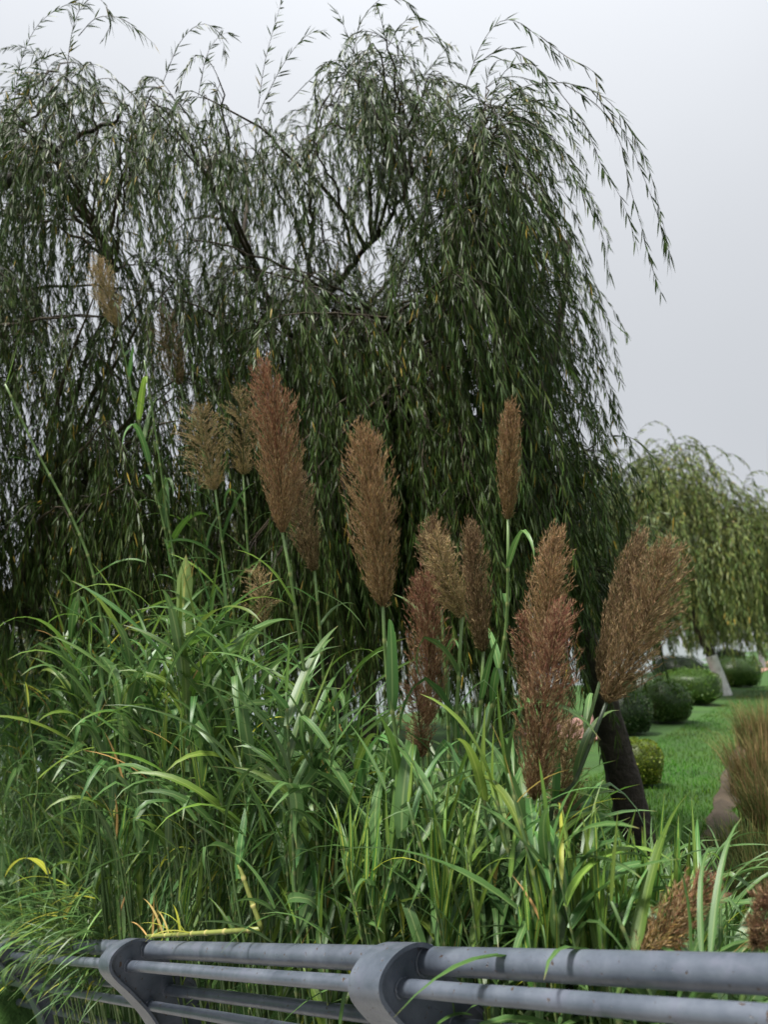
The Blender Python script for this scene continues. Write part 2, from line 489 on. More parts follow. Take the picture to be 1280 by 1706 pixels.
def leafy(list_of_P, leaf_len=.10, leaf_wid=.0092, per=2.5, twig_r=.0032, base=(.040, .072, .010), rng=R, bare=.08, spread=.40, yellow=.012, twig_col=(.028, .019, .010)):
    """twigs and lanceolate leaves along polylines -> V, T, tint"""
    B, D, sp, Vt, Tt, k0 = [], [], [], [], [], 0
    th = np.arange(3) * 2 * PI / 3
    for P in list_of_P:
        n = len(P)
        T = norm(np.gradient(P, axis=0))
        r = twig_r * np.linspace(1, .35, n)
        a = norm(np.cross(T, np.array([.37, .91, .2]))); b = np.cross(T, a)
        Vt.append((P[:, None] + r[:, None, None] * (np.cos(th)[None, :, None] * a[:, None] + np.sin(th)[None, :, None] * b[:, None])).reshape(-1, 3))
        i, j = np.meshgrid(np.arange(n - 1), np.arange(3), indexing='ij'); j2 = (j + 1) % 3
        q = np.stack([i * 3 + j, i * 3 + j2, (i + 1) * 3 + j2, (i + 1) * 3 + j], -1).reshape(-1, 4) + k0
        Tt += [q[:, [0, 1, 2]], q[:, [0, 2, 3]]]
        k0 += 3 * n
        m = int((n - 1) * per)
        s = np.sort(rng.uniform((n - 1) * bare, n - 1, m)); ii = np.minimum(s.astype(int), n - 2); f = (s - ii)[:, None]
        B.append(P[ii] * (1 - f) + P[ii + 1] * f); D.append(T[ii])
    Vt = np.vstack(Vt); Tt = np.vstack(Tt)
    B = np.vstack(B); D = np.vstack(D); n = len(B)
    side = norm(np.cross(D, rng.normal(0, 1, (n, 3))))
    d = norm(D * (1 - spread * .4) + side * spread + DOWN * .45)
    ax = norm(np.cross(d, rng.normal(0, 1, (n, 3))))
    Ln = (leaf_len * rng.uniform(.55, 1.2, n))[:, None]; Wd = (leaf_wid * rng.uniform(.7, 1.25, n))[:, None]
    dr = DOWN * Ln * .10 + np.cross(d, ax) * Ln * rng.normal(0, .05, (n, 1))
    l1 = B + d * Ln * .30; l2 = B + d * Ln * .66 + dr * .35; tp = B + d * Ln + dr
    Vl = np.stack([B, l1 + ax * Wd * .5, l1 - ax * Wd * .5, l2 + ax * Wd * .36, l2 - ax * Wd * .36, tp], 1).reshape(-1, 3)
    Tl = (np.array([[0, 1, 2], [1, 3, 2], [2, 3, 4], [3, 5, 4]])[None] + (np.arange(n) * 6)[:, None, None]).reshape(-1, 3)
    c = np.asarray(base)[None] * rng.uniform(.55, 1.5, (n, 1)) * np.stack([rng.uniform(.8, 1.25, n), np.ones(n), rng.uniform(.8, 1.5, n)], 1)
    yl = rng.random(n) < yellow
    c[yl] = np.array([.34, .24, .035]) * rng.uniform(.6, 1.2, (yl.sum(), 1))
    col = np.vstack([np.tile(np.asarray(twig_col), (len(Vt), 1)), np.repeat(c, 6, 0)])
    return np.vstack([Vt, Vl]), np.vstack([Tt, Tl + len(Vt)]), col

def bark_tube(P, r, sides=12, rough=.10):
    V, T = tube(P, r, sides)
    n = len(P) * sides
    c = np.repeat(P, sides, 0)
    V[:n] = c + (V[:n] - c) * (1 + R.normal(0, rough, (n, 1)))
    return V, T

class Willow:
    def __init__(self, label, trunk_px, r0, r1):
        """trunk_px: list of (px, py, depth) from the ground up"""
        P = [at(*p) for p in trunk_px]
        P[0][2] = float(ground(P[0][0], P[0][1])) - .08
        self.root = tag(empty('willow_tree', P[0] + np.array([0, 0, .08])), label, 'tree', 'large willows behind the reeds')
        self.o = np.array(self.root.location)
        C = catmull(P, 8); r = np.linspace(r0, r1, len(C)); r[0] *= 1.35; r[1] *= 1.15
        link('trunk', mesh_of('trunk', *self.loc(bark_tube(C, r, 16, .06)), M_BARK), self.root)
        self.nodes = [C[len(C) // 2:]]; self.str = []
    def loc(self, VT): return VT[0] - self.o, VT[1]
    def limb(self, px, r0, r1):
        C = catmull([at(*p) for p in px], 8)
        C += R.normal(0, .012, C.shape)
        link('limb', mesh_of('limb', *self.loc(bark_tube(C, np.linspace(r0, r1, len(C)), 10, .05)), M_BARK), self.root)
        self.nodes.append(C)
    def bough(self, apex, nst, lmin, lmax, up=.35, wind=(.16, 0, 0), drop=(.30, 1.0), origin=None):
        Nn = np.vstack(self.nodes)
        d = np.linalg.norm((Nn - apex) * np.array([1, 1, .7]), axis=1) + np.where(Nn[:, 2] > apex[2] - .15, 2.5, 0)
        o = Nn[np.argsort(d)[random.randint(0, 3)]] if origin is None else origin
        h = np.linalg.norm(apex - o)
        c = o * .45 + apex * .55 + np.array([0, 0, up * h * .5]); c[:2] = o[:2] * .6 + apex[:2] * .4
        t = np.linspace(0, 1, 14)[:, None]
        C = (1 - t) ** 2 * o + 2 * t * (1 - t) * c + t * t * apex
        C[1:] += R.normal(0, .012, (13, 3))
        tip = strands(C[-1:], (C[-1] - C[-2])[None] + np.array([[0, 0, .01]]), np.array([random.uniform(lmin, lmax)]), wind, curl=.15)
        link('branch', mesh_of('branch', *self.loc(tube(C, np.linspace(.005 + .009 * h, .0045, 14), 6)), M_TWIG), self.root)
        self.str += tip
        s = R.uniform(drop[0], drop[1], nst) ** .8 * 13; ii = np.minimum(s.astype(int), 12); f = (s - ii)[:, None]
        P0 = C[ii] * (1 - f) + C[ii + 1] * f
        T = norm(C[ii + 1] - C[ii])
        rd = R.normal(0, 1, (nst, 3)); rd[:, 2] *= .35
        D0 = norm(T * .65 + norm(rd) * .6 + np.array([0, 0, .05]))
        self.str += strands(P0, D0, R.uniform(lmin, lmax, nst), wind, curl=.21)
    def spray(self, px, wild=.0):
        """a leafy end of a bough that shows singly against the sky, given along its length"""
        C = resample(catmull([at(*p) for p in px], 8), .05)
        self.str.append(C)
    def finish(self, nparts, **kw):
        keep = []
        for P in self.str:
            zg = ground(P[:, 0], P[:, 1]) + .25
            bad = np.nonzero(P[:, 2] < zg)[0]
            if len(bad): P = P[:bad[0]]
            if len(P) > 4: keep.append(P)
        def rank(P):
            c = P[len(P) // 2] - EYE; d = c @ FWD
            x, y = c @ RIGHT / d * F + 640, 853 - c @ UP / d * F
            return d + (100 if not (-20 < x < 1300 and -20 < y < 1150) else 0) - len(P) * .02
        keep.sort(key=rank)
        for P in keep[:nparts]:
            V, T, c = leafy([P], **kw)
            p0 = P[0]
            link('hanging_branch', mesh_of('hanging_branch', V - p0, T, M_TINT, col=c), self.root, p0 - self.o)
        if keep[nparts:]:
            V, T, c = leafy(keep[nparts:], **kw)
            tag(link('foliage', mesh_of('foliage', V - self.o, T, M_TINT, col=c), self.root), kind='stuff')
        return len(keep)

TOP_X = [-300, -100, 0, 60, 130, 200, 260, 340, 400, 440, 500, 560, 640, 700, 760, 800, 850, 930, 1000, 1050]
TOP_Y = [150, 120, 120, 90, 60, 110, 100, 60, 130, 150, 130, 60, 20, 60, 130, 110, 80, 140, 230, 330]
def crown(tree, n, x0, x1, dlo, dhi, ymax, nst, lmin, lmax, near_top=.35, wind=.16, ymin=0):
    for _ in range(n):
        px = random.uniform(x0, x1); top = float(np.interp(px, TOP_X, TOP_Y)) + 35
        py = top + (random.uniform(0, 90) if random.random() < near_top else random.uniform(max(60, ymin - top), max(120, ymax - top)))
        d = random.uniform(dlo, dhi)
        tree.bough(at(px, py, d), nst, lmin, lmax, wind=(wind + random.uniform(-.08, .08), random.uniform(-.1, .05), 0))

wa = Willow('weeping willow with dark forked trunk standing among the reed plumes', [(560, 1330, 8.4), (530, 1000, 8.2), (512, 720, 7.8), (505, 560, 7.5)], .24, .15)
wa.limb([(505, 600, 7.5), (512, 480, 7.3), (520, 380, 7.1), (512, 250, 6.9)], 0.042, 0.010)
wa.limb([(505, 580, 7.5), (560, 470, 7.2), (640, 380, 6.8), (690, 280, 6.5)], 0.038, 0.010)
wa.limb([(508, 640, 7.6), (600, 560, 7.2), (670, 585, 6.8), (745, 582, 6.5)], 0.027, 0.009)
wa.limb([(505, 590, 7.5), (430, 470, 7.3), (370, 360, 7.0), (340, 230, 6.8)], 0.035, 0.010)
wa.limb([(510, 620, 7.6), (620, 500, 8.0), (700, 400, 8.3), (720, 300, 8.4)], 0.031, 0.010)
crown(wa, 14, 540, 730, 5.0, 6.8, 160, 11, .4, 1.0, near_top=1)
crown(wa, 46, 230, 790, 5.2, 8.6, 520, 12, .5, 1.3)
crown(wa, 92, 280, 810, 4.8, 7.6, 930, 20, .8, 1.9, near_top=0, ymin=440)
wb = Willow('weeping willow whose dark leaning trunk stands beside the lawn', [(1068, 1420, 6.2), (1040, 1300, 6.15), (1012, 1190, 6.1), (960, 1020, 6.0), (905, 840, 5.9), (862, 680, 5.8)], .145, .06)
wb.limb([(862, 690, 5.8), (850, 610, 5.8), (820, 500, 5.7), (795, 380, 5.6), (790, 240, 5.4)], .075, .025)
wb.limb([(850, 640, 5.8), (870, 480, 5.6), (850, 340, 5.4), (800, 300, 5.3), (760, 310, 5.2)], .05, .02)
wb.limb([(880, 740, 5.9), (930, 560, 6.2), (950, 400, 6.4)], .05, .02)
crown(wb, 6, 800, 880, 4.8, 5.8, 150, 8, .4, .9, near_top=1, wind=.3)
crown(wb, 16, 720, 860, 4.7, 7.0, 420, 13, .6, 1.4, near_top=.3, wind=.18)
crown(wb, 40, 740, 905, 5.0, 6.8, 880, 18, .8, 1.8, near_top=0, wind=.16, ymin=330)
crown(wb, 12, 915, 1000, 5.1, 5.9, 980, 12, .5, 1.1, near_top=0, wind=.1, ymin=740)
SPR = [[(775, 150, 5.0), (800, 80, 4.95), (830, 38, 4.9), (862, 36, 4.85), (895, 60, 4.8), (925, 92, 4.8)],
       [(790, 110, 5.0), (840, 80, 4.9), (880, 100, 4.85), (905, 130, 4.8), (915, 175, 4.8)],
       [(800, 190, 5.2), (860, 150, 5.1), (910, 138, 5.0), (960, 142, 4.9), (1010, 165, 4.8), (1050, 215, 4.8), (1078, 270, 4.8), (1095, 330, 4.8), (1112, 400, 4.8), (1120, 436, 4.8)],
       [(940, 140, 4.9), (1000, 180, 4.85), (1035, 240, 4.8), (1050, 310, 4.8), (1070, 380, 4.8), (1085, 440, 4.8), (1102, 488, 4.8)],
       [(930, 150, 4.9), (975, 210, 4.85), (1005, 280, 4.8), (1035, 330, 4.8), (1060, 400, 4.8)],
       [(900, 60, 4.8), (945, 95, 4.8), (990, 120, 4.8), (1000, 160, 4.8)],
       [(985, 150, 4.8), (1040, 220, 4.8), (1075, 300, 4.85), (1100, 370, 4.85), (1118, 432, 4.85)],
       [(880, 190, 5.0), (940, 250, 5.0), (985, 330, 5.0), (1005, 400, 5.0), (1018, 460, 5.0)],
       [(890, 300, 5.0), (950, 380, 5.0), (980, 460, 5.0), (1005, 520, 5.0), (1030, 545, 5.0)],
       [(920, 430, 5.2), (975, 520, 5.2), (1000, 600, 5.2), (1025, 660, 5.2), (1040, 720, 5.2)],
       [(930, 500, 5.4), (985, 580, 5.4), (1015, 660, 5.4), (1040, 720, 5.4), (1060, 765, 5.4)],
       [(900, 520, 5.6), (960, 620, 5.6), (985, 720, 5.6), (1000, 800, 5.6)]]
for s in SPR: wb.spray(s)
for s in [[(560, 190, 5.6), (585, 110, 5.5), (600, 40, 5.4), (640, -5, 5.4), (680, 5, 5.4), (715, 50, 5.4)],
          [(600, 110, 5.6), (580, 60, 5.5), (565, 25, 5.4), (560, 15, 5.4)],
          [(640, 90, 5.6), (670, 40, 5.5), (700, 30, 5.4), (735, 70, 5.4), (755, 120, 5.4)],
          [(430, 180, 5.4), (440, 110, 5.3), (455, 50, 5.3), (468, 5, 5.3)],
          [(430, 190, 5.4), (470, 110, 5.3), (510, 60, 5.3), (545, 50, 5.3)],
          [(270, 140, 5.8), (300, 70, 5.7), (335, 40, 5.6), (365, 55, 5.6), (378, 95, 5.6)],
          [(330, 160, 5.8), (345, 90, 5.7), (372, 55, 5.6), (388, 62, 5.6)],
          [(480, 170, 5.8), (520, 130, 5.7), (560, 100, 5.6), (600, 130, 5.6), (620, 180, 5.6)]]:
    wa.spray(s)
wc = Willow('weeping willow with a thick limb bending over at the riverbank', [(330, 1260, 7.9), (230, 1130, 7.7), (100, 1050, 7.5), (0, 1008, 7.4), (-140, 930, 7.3), (-190, 700, 7.2)], .15, .10)
wc.limb([(-190, 720, 7.2), (-150, 500, 7.1), (-60, 360, 7.0), (40, 290, 6.8), (110, 320, 6.6), (165, 400, 6.4), (192, 450, 6.3)], .075, .03)
wc.limb([(-170, 560, 7.1), (-110, 330, 7.0), (-20, 250, 6.8), (60, 190, 6.5)], .06, .008)
wc.limb([(40, 290, 6.8), (110, 240, 6.5), (190, 200, 6.2), (215, 170, 6.0)], .032, .004)
crown(wc, 16, -60, 260, 5.2, 7.0, 230, 12, .4, 1.1, near_top=.7)
crown(wc, 30, -260, 250, 5.2, 8.2, 540, 13, .5, 1.3)
crown(wc, 60, -160, 310, 5.0, 7.4, 930, 20, .8, 1.8, near_top=0, ymin=400)
for s in [[(20, 220, 5.6), (30, 120, 5.5), (60, 45, 5.4), (110, 8, 5.4), (150, 5, 5.4)],
          [(110, 150, 5.4), (115, 80, 5.3), (130, 20, 5.3), (160, -5, 5.3), (185, 30, 5.3), (170, 70, 5.3)],
          [(130, 60, 5.3), (160, 30, 5.3), (200, 30, 5.3), (235, 55, 5.3), (258, 75, 5.3)],
          [(40, 170, 5.6), (60, 110, 5.5), (100, 90, 5.5), (140, 110, 5.5), (165, 150, 5.5)],
          [(0, 250, 5.5), (10, 180, 5.4), (40, 120, 5.4), (80, 85, 5.4)]]:
    wc.spray(s)
na = wa.finish(290); nb = wb.finish(280, spread=.45, leaf_len=.105); nc = wc.finish(250, yellow=.02)

# ------------------------------------------------------------------ far willows with whitewashed trunks
def far_willow(label, x, y, h, rad, lean, seed, nb=30, ns=13, leaf=.20, white=True, base=(.095, .140, .036), shift=(0, 0)):
    clear = .9 if white else .25
    rng = np.random.default_rng(seed)
    z = float(ground(x, y))
    root = tag(empty('willow_tree', (x, y, z)), label, 'tree', 'willows along the path')
    th = h * .42
    P = catmull([(0, 0, -.1), (lean[0] * .35, lean[1] * .35, th * .4), (lean[0], lean[1], th)], 8)
    r = np.linspace(.17, .11, len(P)); r[0] *= 1.2
    link('trunk', mesh_of('trunk', *bark_tube(P, r, 12, .05), M_BARK), root)
    if white:
        k = [p for p in P if p[2] < 1.25]; k = np.array(k)
        V, T = tube(resample(k, .12), np.linspace(.195, .178, len(resample(k, .12))), 14)
        link('whitewash', mesh_of('whitewash', V, T, M_WHITE), root)
    crotch = P[-1]; st = []
    for k in range(6):
        a = k * PI / 3 + rng.uniform(-.4, .4); rr = rad * rng.uniform(.3, .55)
        e = crotch + np.array([math.cos(a) * rr + shift[0] * .5, math.sin(a) * rr + shift[1] * .5, h * rng.uniform(.2, .36)])
        C = catmull([crotch, crotch * .5 + e * .5 + np.array([0, 0, .2]), e], 6)
        link('limb', mesh_of('limb', *bark_tube(C, np.linspace(.10, .03, len(C)), 8, .05), M_BARK), root)
    for k in range(nb):
        a = rng.uniform(0, 2 * PI); u = math.sqrt(rng.uniform(0.02, 1)); rr = rad * u
        zz = h * (1 - .42 * u ** 2.2) * rng.uniform(.86, 1.0)
        e = np.array([math.cos(a) * rr + shift[0], math.sin(a) * rr + shift[1], zz])
        o = crotch + np.array([e[0] - crotch[0], e[1] - crotch[1], 0]) * .25 + np.array([0, 0, (zz - crotch[2]) * .4])
        c = o * .5 + e * .5 + np.array([0, 0, .35]); t = np.linspace(0, 1, 9)[:, None]
        C = (1 - t) ** 2 * o + 2 * t * (1 - t) * c + t * t * e
        ii = rng.integers(2, 8, ns); P0 = C[ii] + rng.normal(0, .08, (ns, 3))
        D0 = norm(norm(C[ii + 1] - C[ii]) + rng.normal(0, .6, (ns, 3)))
        L = rng.uniform(.25, .55, ns) * h * (.7 + .4 * u)
        st += [q[q[:, 2] > clear + rng.uniform(0, clear)] for q in strands(P0, D0, L, (.08, 0, 0), .14, .22, rng)]
    st = [q for q in st if len(q) > 4]
    V, T, c = leafy(st, leaf, leaf * .15, 3.2, .008, base, rng, .05, .5, .01)
    tag(link('foliage', mesh_of('foliage', V, T, M_TINT, col=c), root), kind='stuff')
    return root
def gp(px, py):                                     # ground point seen at a pixel (flat ground)
    r = FWD + (px - 640) / F * RIGHT - (py - 853) / F * UP
    k = -EYE[2] / r[2]
    return EYE + r * k
p = gp(1212, 1158)
far_willow('pale green willow with whitewashed trunk leaning beside the clipped bushes', p[0], p[1], 8.5, 3.4, (-1.3, .3), 3, 70, 15, shift=(-1.7, 0), base=(.125, .165, .040))
p = gp(1108, 1140)
far_willow('willow with whitewashed trunk growing on the river side of the pink path', p[0], p[1], 7.6, 3.6, (-.3, .3), 4, 40, 13, shift=(-1.0, .5))
p = gp(1262, 1112)
far_willow('willow with whitewashed trunk farthest along the lawn', p[0] + .4, p[1], 12.0, 5.0, (-.5, .3), 5, 64, 14, leaf=.26, shift=(.6, 0), base=(.12, .16, .042))
p = gp(1246, 1118)
far_willow('slim willow with whitewashed trunk behind the last clipped bush', p[0] - .6, p[1] + 6, 7.2, 3.2, (-1.0, .2), 6, 30, 12, leaf=.26)
far_willow('willow filling the gap between the leaning trunk and the reed plumes', 1.9, 15.5, 6.4, 3.4, (.2, .1), 8, 44, 14, leaf=.17, base=(.075, .110, .028))
far_willow('low willow at the water behind the leafy reeds', -3.4, 14.0, 5.2, 3.0, (-.2, .1), 9, 56, 15, leaf=.17, white=False, base=(.085, .105, .022))
far_willow('bushy willow at the water behind the broad sandy plume', -.3, 13.2, 5.0, 2.4, (.1, .1), 12, 50, 15, leaf=.16, white=False, base=(.080, .110, .022))
far_willow('bushy willow at the water beyond the bent willow limb', -6.6, 14.6, 5.0, 2.6, (.1, .1), 13, 50, 15, leaf=.17, white=False, base=(.075, .100, .022))

# ------------------------------------------------------------------ clipped bushes
def clipped_bush(label, x, y, w, h, seed, col=(.040, .085, .016), n=3600, leaf=.045):
    rng = np.random.default_rng(seed); z = float(ground(x, y))
    root = tag(empty('clipped_bush', (x, y, z)), label, 'bush', 'clipped bushes beside the path')
    P = np.array([[0, 0, -.05], [.02, .01, h * .25], [0, .02, h * .6]])
    link('stem', mesh_of('stem', *tube(P, [.035, .03, .02], 7), M_BARK), root)
    # a lumpy core under the leaf shell
    nu, nv = 22, 12; V = []
    ph = rng.uniform(0, 6, 6)
    def prof(a, b):                                  # surface of the clipped dome
        k = 1 + .05 * math.sin(3 * a + ph[0]) + .04 * math.sin(5 * a + ph[1] + b * 3) + .03 * math.sin(7 * b + ph[2])
        cb, sb = math.cos(b), math.sin(b)
        return np.array([w / 2 * k * math.cos(a) * max(0, cb) ** .75, w / 2 * k * math.sin(a) * max(0, cb) ** .75, h * .5 + h * .5 * math.copysign(abs(sb) ** .85, sb) * k])
    for b in np.linspace(-1.35, PI / 2, nv):
        for a in np.linspace(0, 2 * PI, nu, endpoint=False): V.append(prof(a, b) * np.array([.93, .93, .95]))
    Q = [[i * nu + j, i * nu + (j + 1) % nu, (i + 1) * nu + (j + 1) % nu, (i + 1) * nu + j] for i in range(nv - 1) for j in range(nu)]
    core = np.array(V); core[:, 2] = np.maximum(core[:, 2], .03)
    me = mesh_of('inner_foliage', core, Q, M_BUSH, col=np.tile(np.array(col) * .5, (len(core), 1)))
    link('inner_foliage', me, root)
    A = rng.uniform(0, 2 * PI, n); Bb = np.arcsin(rng.uniform(-.93, 1, n))
    C = np.array([prof(a, b) for a, b in zip(A, Bb)]); C[:, 2] = np.maximum(C[:, 2], .06)
    Nn = norm(C - np.array([0, 0, h * .45])); Nn = norm(Nn + rng.normal(0, .55, (n, 3)) + np.array([0, 0, .25]))
    s = norm(np.cross(Nn, rng.normal(0, 1, (n, 3)))); L = leaf * rng.uniform(.6, 1.3, (n, 1))
    C = C - Nn * L * .4
    V = np.stack([C, C + Nn * L * .5 + s * L * .28, C + Nn * L, C + Nn * L * .5 - s * L * .28], 1).reshape(-1, 3)
    Q = (np.array([[0, 1, 2, 3]])[None] + (np.arange(n) * 4)[:, None, None]).reshape(-1, 4)
    cc = np.repeat(np.array(col)[None] * rng.uniform(.6, 1.5, (n, 1)) * np.stack([rng.uniform(.8, 1.4, n), np.ones(n), np.ones(n)], 1), 4, 0)
    tag(link('foliage', mesh_of('foliage', V, Q, M_BUSH, col=cc), root), kind='stuff')
for k, (px, py, w, h, c, lb) in enumerate([
        (1120, 1207, 1.0, .86, (.045, .100, .016), 'round dark clipped bush nearest the leaning trunk'),
        (1166, 1176, 1.5, .95, (.060, .130, .016), 'wide domed clipped bush at the foot of the leaning whitewashed trunk'),
        (1240, 1146, 1.75, 1.1, (.060, .130, .016), 'domed clipped bush where the pink path shows beyond the whitewashed trunk'),
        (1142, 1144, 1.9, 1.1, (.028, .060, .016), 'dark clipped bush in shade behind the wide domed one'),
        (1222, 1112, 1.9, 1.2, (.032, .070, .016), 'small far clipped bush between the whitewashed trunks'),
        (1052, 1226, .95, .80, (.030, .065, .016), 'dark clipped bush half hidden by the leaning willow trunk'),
        (1075, 1312, .50, .52, (.13, .19, .018), 'small yellow-green clipped bush beside the dark willow trunk'),
        (1088, 1185, 1.1, .9, (.030, .064, .016), 'clipped bush on the river side of the pink path')]):
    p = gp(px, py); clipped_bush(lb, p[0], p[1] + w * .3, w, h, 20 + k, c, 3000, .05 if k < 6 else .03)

# ------------------------------------------------------------------ lawn blades, dry grass clumps, soil edge
def blades(n, XY, hmin, hmax, wid, lean, colf, rng, z=None):
    P = np.stack([XY[:, 0], XY[:, 1], (ground(XY[:, 0], XY[:, 1]) if z is None else z) - .005], 1)
    a = rng.uniform(0, 2 * PI, n); d = np.stack([np.cos(a), np.sin(a), np.zeros(n)], 1); s = np.stack([-d[:, 1], d[:, 0], np.zeros(n)], 1)
    h = rng.uniform(hmin, hmax, (n, 1)); w_ = wid * rng.uniform(.6, 1.3, (n, 1)); ln = lean * rng.uniform(.2, 1.2, (n, 1))
    m = P + np.array([0, 0, 1.0]) * h * .6 + d * ln * h * .35; t = P + np.array([0, 0, 1.0]) * h * (1 - .25 * ln) + d * ln * h
    V = np.stack([P - s * w_ / 2, P + s * w_ / 2, m + s * w_ * .4, m - s * w_ * .4, t], 1).reshape(-1, 3)
    T = (np.array([[0, 1, 2], [0, 2, 3], [3, 2, 4]])[None] + (np.arange(n) * 5)[:, None, None]).reshape(-1, 3)
    return V, T, np.repeat(colf(n), 5, 0)
rg = np.random.default_rng(5)
n = 90000
yy = 4.2 + 26 * rg.random(n) ** 1.7; xx = rg.uniform(.12, .62, n) * yy + rg.uniform(-.6, .6, n)
s_ = path_s(xx, yy); t_, q_ = rail_tq(xx, yy); ok = (s_ < -.5) & (q_ > .9)
XY = np.stack([xx, yy], 1)[ok]
def lawncol(n): return np.array([.036, .112, .006])[None] * rg.uniform(.55, 1.5, (n, 1)) * np.stack([rg.uniform(.7, 1.5, n), np.ones(n), np.ones(n)], 1)
V, T, c = blades(len(XY), XY, .03, .085, .0065, .9, lawncol, rg)
pat = .5 + .25 * np.sin(XY[:, 0] * 2.1 + 1.3 * np.sin(XY[:, 1] * .9)) + .25 * np.sin(XY[:, 1] * 1.7 + XY[:, 0] * .8)     # patchy growth
c *= np.repeat(np.stack([.75 + .7 * (1 - pat), .72 + .45 * pat, .8 + .3 * (1 - pat)], 1), 5, 0)
tag(link('lawn_grass', mesh_of('lawn_grass', V, T, M_GRASS, col=c)), 'short bright green lawn grass beside the clipped bushes', 'grass', kind='stuff')

def soil_patch(pts, dz=.03):
    V = np.array([[x, y, float(ground(x, y)) + dz] for x, y in pts])
    return V
e0 = [(gp(px, py)) for px, py in ((1165, 1500), (1185, 1420), (1196, 1370), (1212, 1310), (1232, 1255), (1252, 1215))]
L0 = catmull([np.array([p[0], p[1], 0]) for p in e0], 6); wv = []
for k, p in enumerate(L0):
    wdt = .17 + .05 * math.sin(k * 1.7)
    wv += [[p[0] - wdt * .5, p[1], float(ground(p[0], p[1])) + .03], [p[0], p[1], float(ground(p[0], p[1])) + .075 + .015 * math.sin(k * 2.3)], [p[0] + wdt, p[1], float(ground(p[0], p[1])) + .02]]
Q = [[3 * k + a, 3 * k + a + 1, 3 * k + 4 + a, 3 * k + 3 + a] for k in range(len(L0) - 1) for a in (0, 1)]
tag(link('soil_edge', mesh_of('soil_edge', np.array(wv), Q, M_SOIL)), kind='structure')

def grass_clump(label, x, y, h, rad, n, seed, cols, name='grass_clump', cat='grass', spread=.9, wid=.007):
    rng = np.random.default_rng(seed); z = float(ground(x, y))
    root = tag(empty(name, (x, y, z)), label, cat, 'tufts of tall grass at the lawn edge')
    a = rng.uniform(0, 2 * PI, n); r = rad * np.sqrt(rng.random(n))
    B = np.stack([r * np.cos(a), r * np.sin(a), np.full(n, -.02)], 1)
    d = np.stack([np.cos(a), np.sin(a), np.zeros(n)], 1); d = norm(d + rng.normal(0, .5, (n, 3)) * np.array([1, 1, 0])); s = np.stack([-d[:, 1], d[:, 0], np.zeros(n)], 1)
    H = h * rng.uniform(.3, 1.1, (n, 1)); ln = spread * rng.uniform(.05, 1, (n, 1)); Vs = []
    for k, t in enumerate((0, .35, .65, .85)):
        c = B + np.array([0, 0, 1.0]) * H * (t - .25 * ln * t * t) + d * H * ln * .6 * t ** 2
        Vs += [c - s * wid * (1 - t) * .6, c + s * wid * (1 - t) * .6]
    Vs.append(B + np.array([0, 0, 1.0]) * H * (1 - .35 * ln) + d * H * ln * .7)
    V = np.stack(Vs, 1).reshape(-1, 3)
    f = [[0, 1, 3], [0, 3, 2], [2, 3, 5], [2, 5, 4], [4, 5, 7], [4, 7, 6], [6, 7, 8]]
    T = (np.array(f)[None] + (np.arange(n) * 9)[:, None, None]).reshape(-1, 3)
    ci = np.array(cols)[rng.integers(0, len(cols), n)] * rng.uniform(.6, 1.4, (n, 1))
    tag(link('blades', mesh_of('blades', V, T, M_GRASS, col=np.repeat(ci, 9, 0)), root), kind='stuff')
TAN = [(.26, .18, .08), (.20, .15, .06), (.09, .12, .03), (.07, .10, .03), (.18, .11, .06)]
GRN = [(.06, .10, .03), (.09, .12, .03), (.16, .14, .05)]
for k, (px, py, h, r, n, cols, lb) in enumerate([
        (1262, 1330, .95, .34, 1500, TAN, 'tan feathery grass clump at the soil edge of the lawn'),
        (1296, 1400, .80, .36, 1300, TAN + GRN, 'brown-green grass clump spilling over the soil edge'),
        (1268, 1252, 1.0, .40, 1200, TAN, 'smaller tan grass tuft farther along the lawn edge'),
        (1240, 1440, .42, .36, 900, GRN, 'low green grass tuft beside the bare soil strip'),
        (1290, 1500, .45, .35, 900, GRN, 'low dark grass tuft close behind the top rail')]):
    p = gp(px, py); grass_clump(lb, p[0] + .1, p[1], h * .95, r, int(n * 1.1), 40 + k, cols, spread=1.05, wid=.010)

# ------------------------------------------------------------------ reeds
def leaf_strip(L, Wd, th0, arch, power, twist, fold, rows=9, kink=None, wav=0.0):
    t = np.linspace(0, 1, rows); ds = L / (rows - 1)
    th = th0 + arch * t ** power
    if kink is not None: th = th + sstep(kink[0] - .06, kink[0] + .06, t) * kink[1]
    x = np.concatenate([[0], np.cumsum(np.sin(th[:-1]) * ds)]); z = np.concatenate([[0], np.cumsum(np.cos(th[:-1]) * ds)])
    P = np.stack([x, np.zeros(rows), z], 1)
    tan = np.stack([np.sin(th), np.zeros(rows), np.cos(th)], 1); nor = np.stack([-np.cos(th), np.zeros(rows), np.sin(th)], 1)
    wd = Wd * (.55 + .45 * np.minimum(t / .14, 1)) * np.maximum(1 - t ** 1.7, 0) ** .85; wd[-1] = .0008
    tw = twist * t ** 1.3
    sd_ = np.cos(tw)[:, None] * np.array([0, 1.0, 0]) + np.sin(tw)[:, None] * nor
    nn = np.cos(tw)[:, None] * nor - np.sin(tw)[:, None] * np.array([0, 1.0, 0])
    f = fold * (1 - .6 * t)[:, None]; rip = wav * np.sin(t * 17)[:, None]
    lft = P + sd_ * wd[:, None] * .5 + nn * wd[:, None] * (f + rip) * .5; rgt = P - sd_ * wd[:, None] * .5 + nn * wd[:, None] * (f - rip) * .5
    V = np.stack([lft, P, rgt], 1).reshape(-1, 3)
    uv = np.stack([np.tile([0, .5, 1], rows), np.repeat(t, 3)], 1)
    Q = [[3 * k + a, 3 * k + a + 1, 3 * k + 4 + a, 3 * k + 3 + a] for k in range(rows - 1) for a in (0, 1)]
    return V, np.array(Q), uv
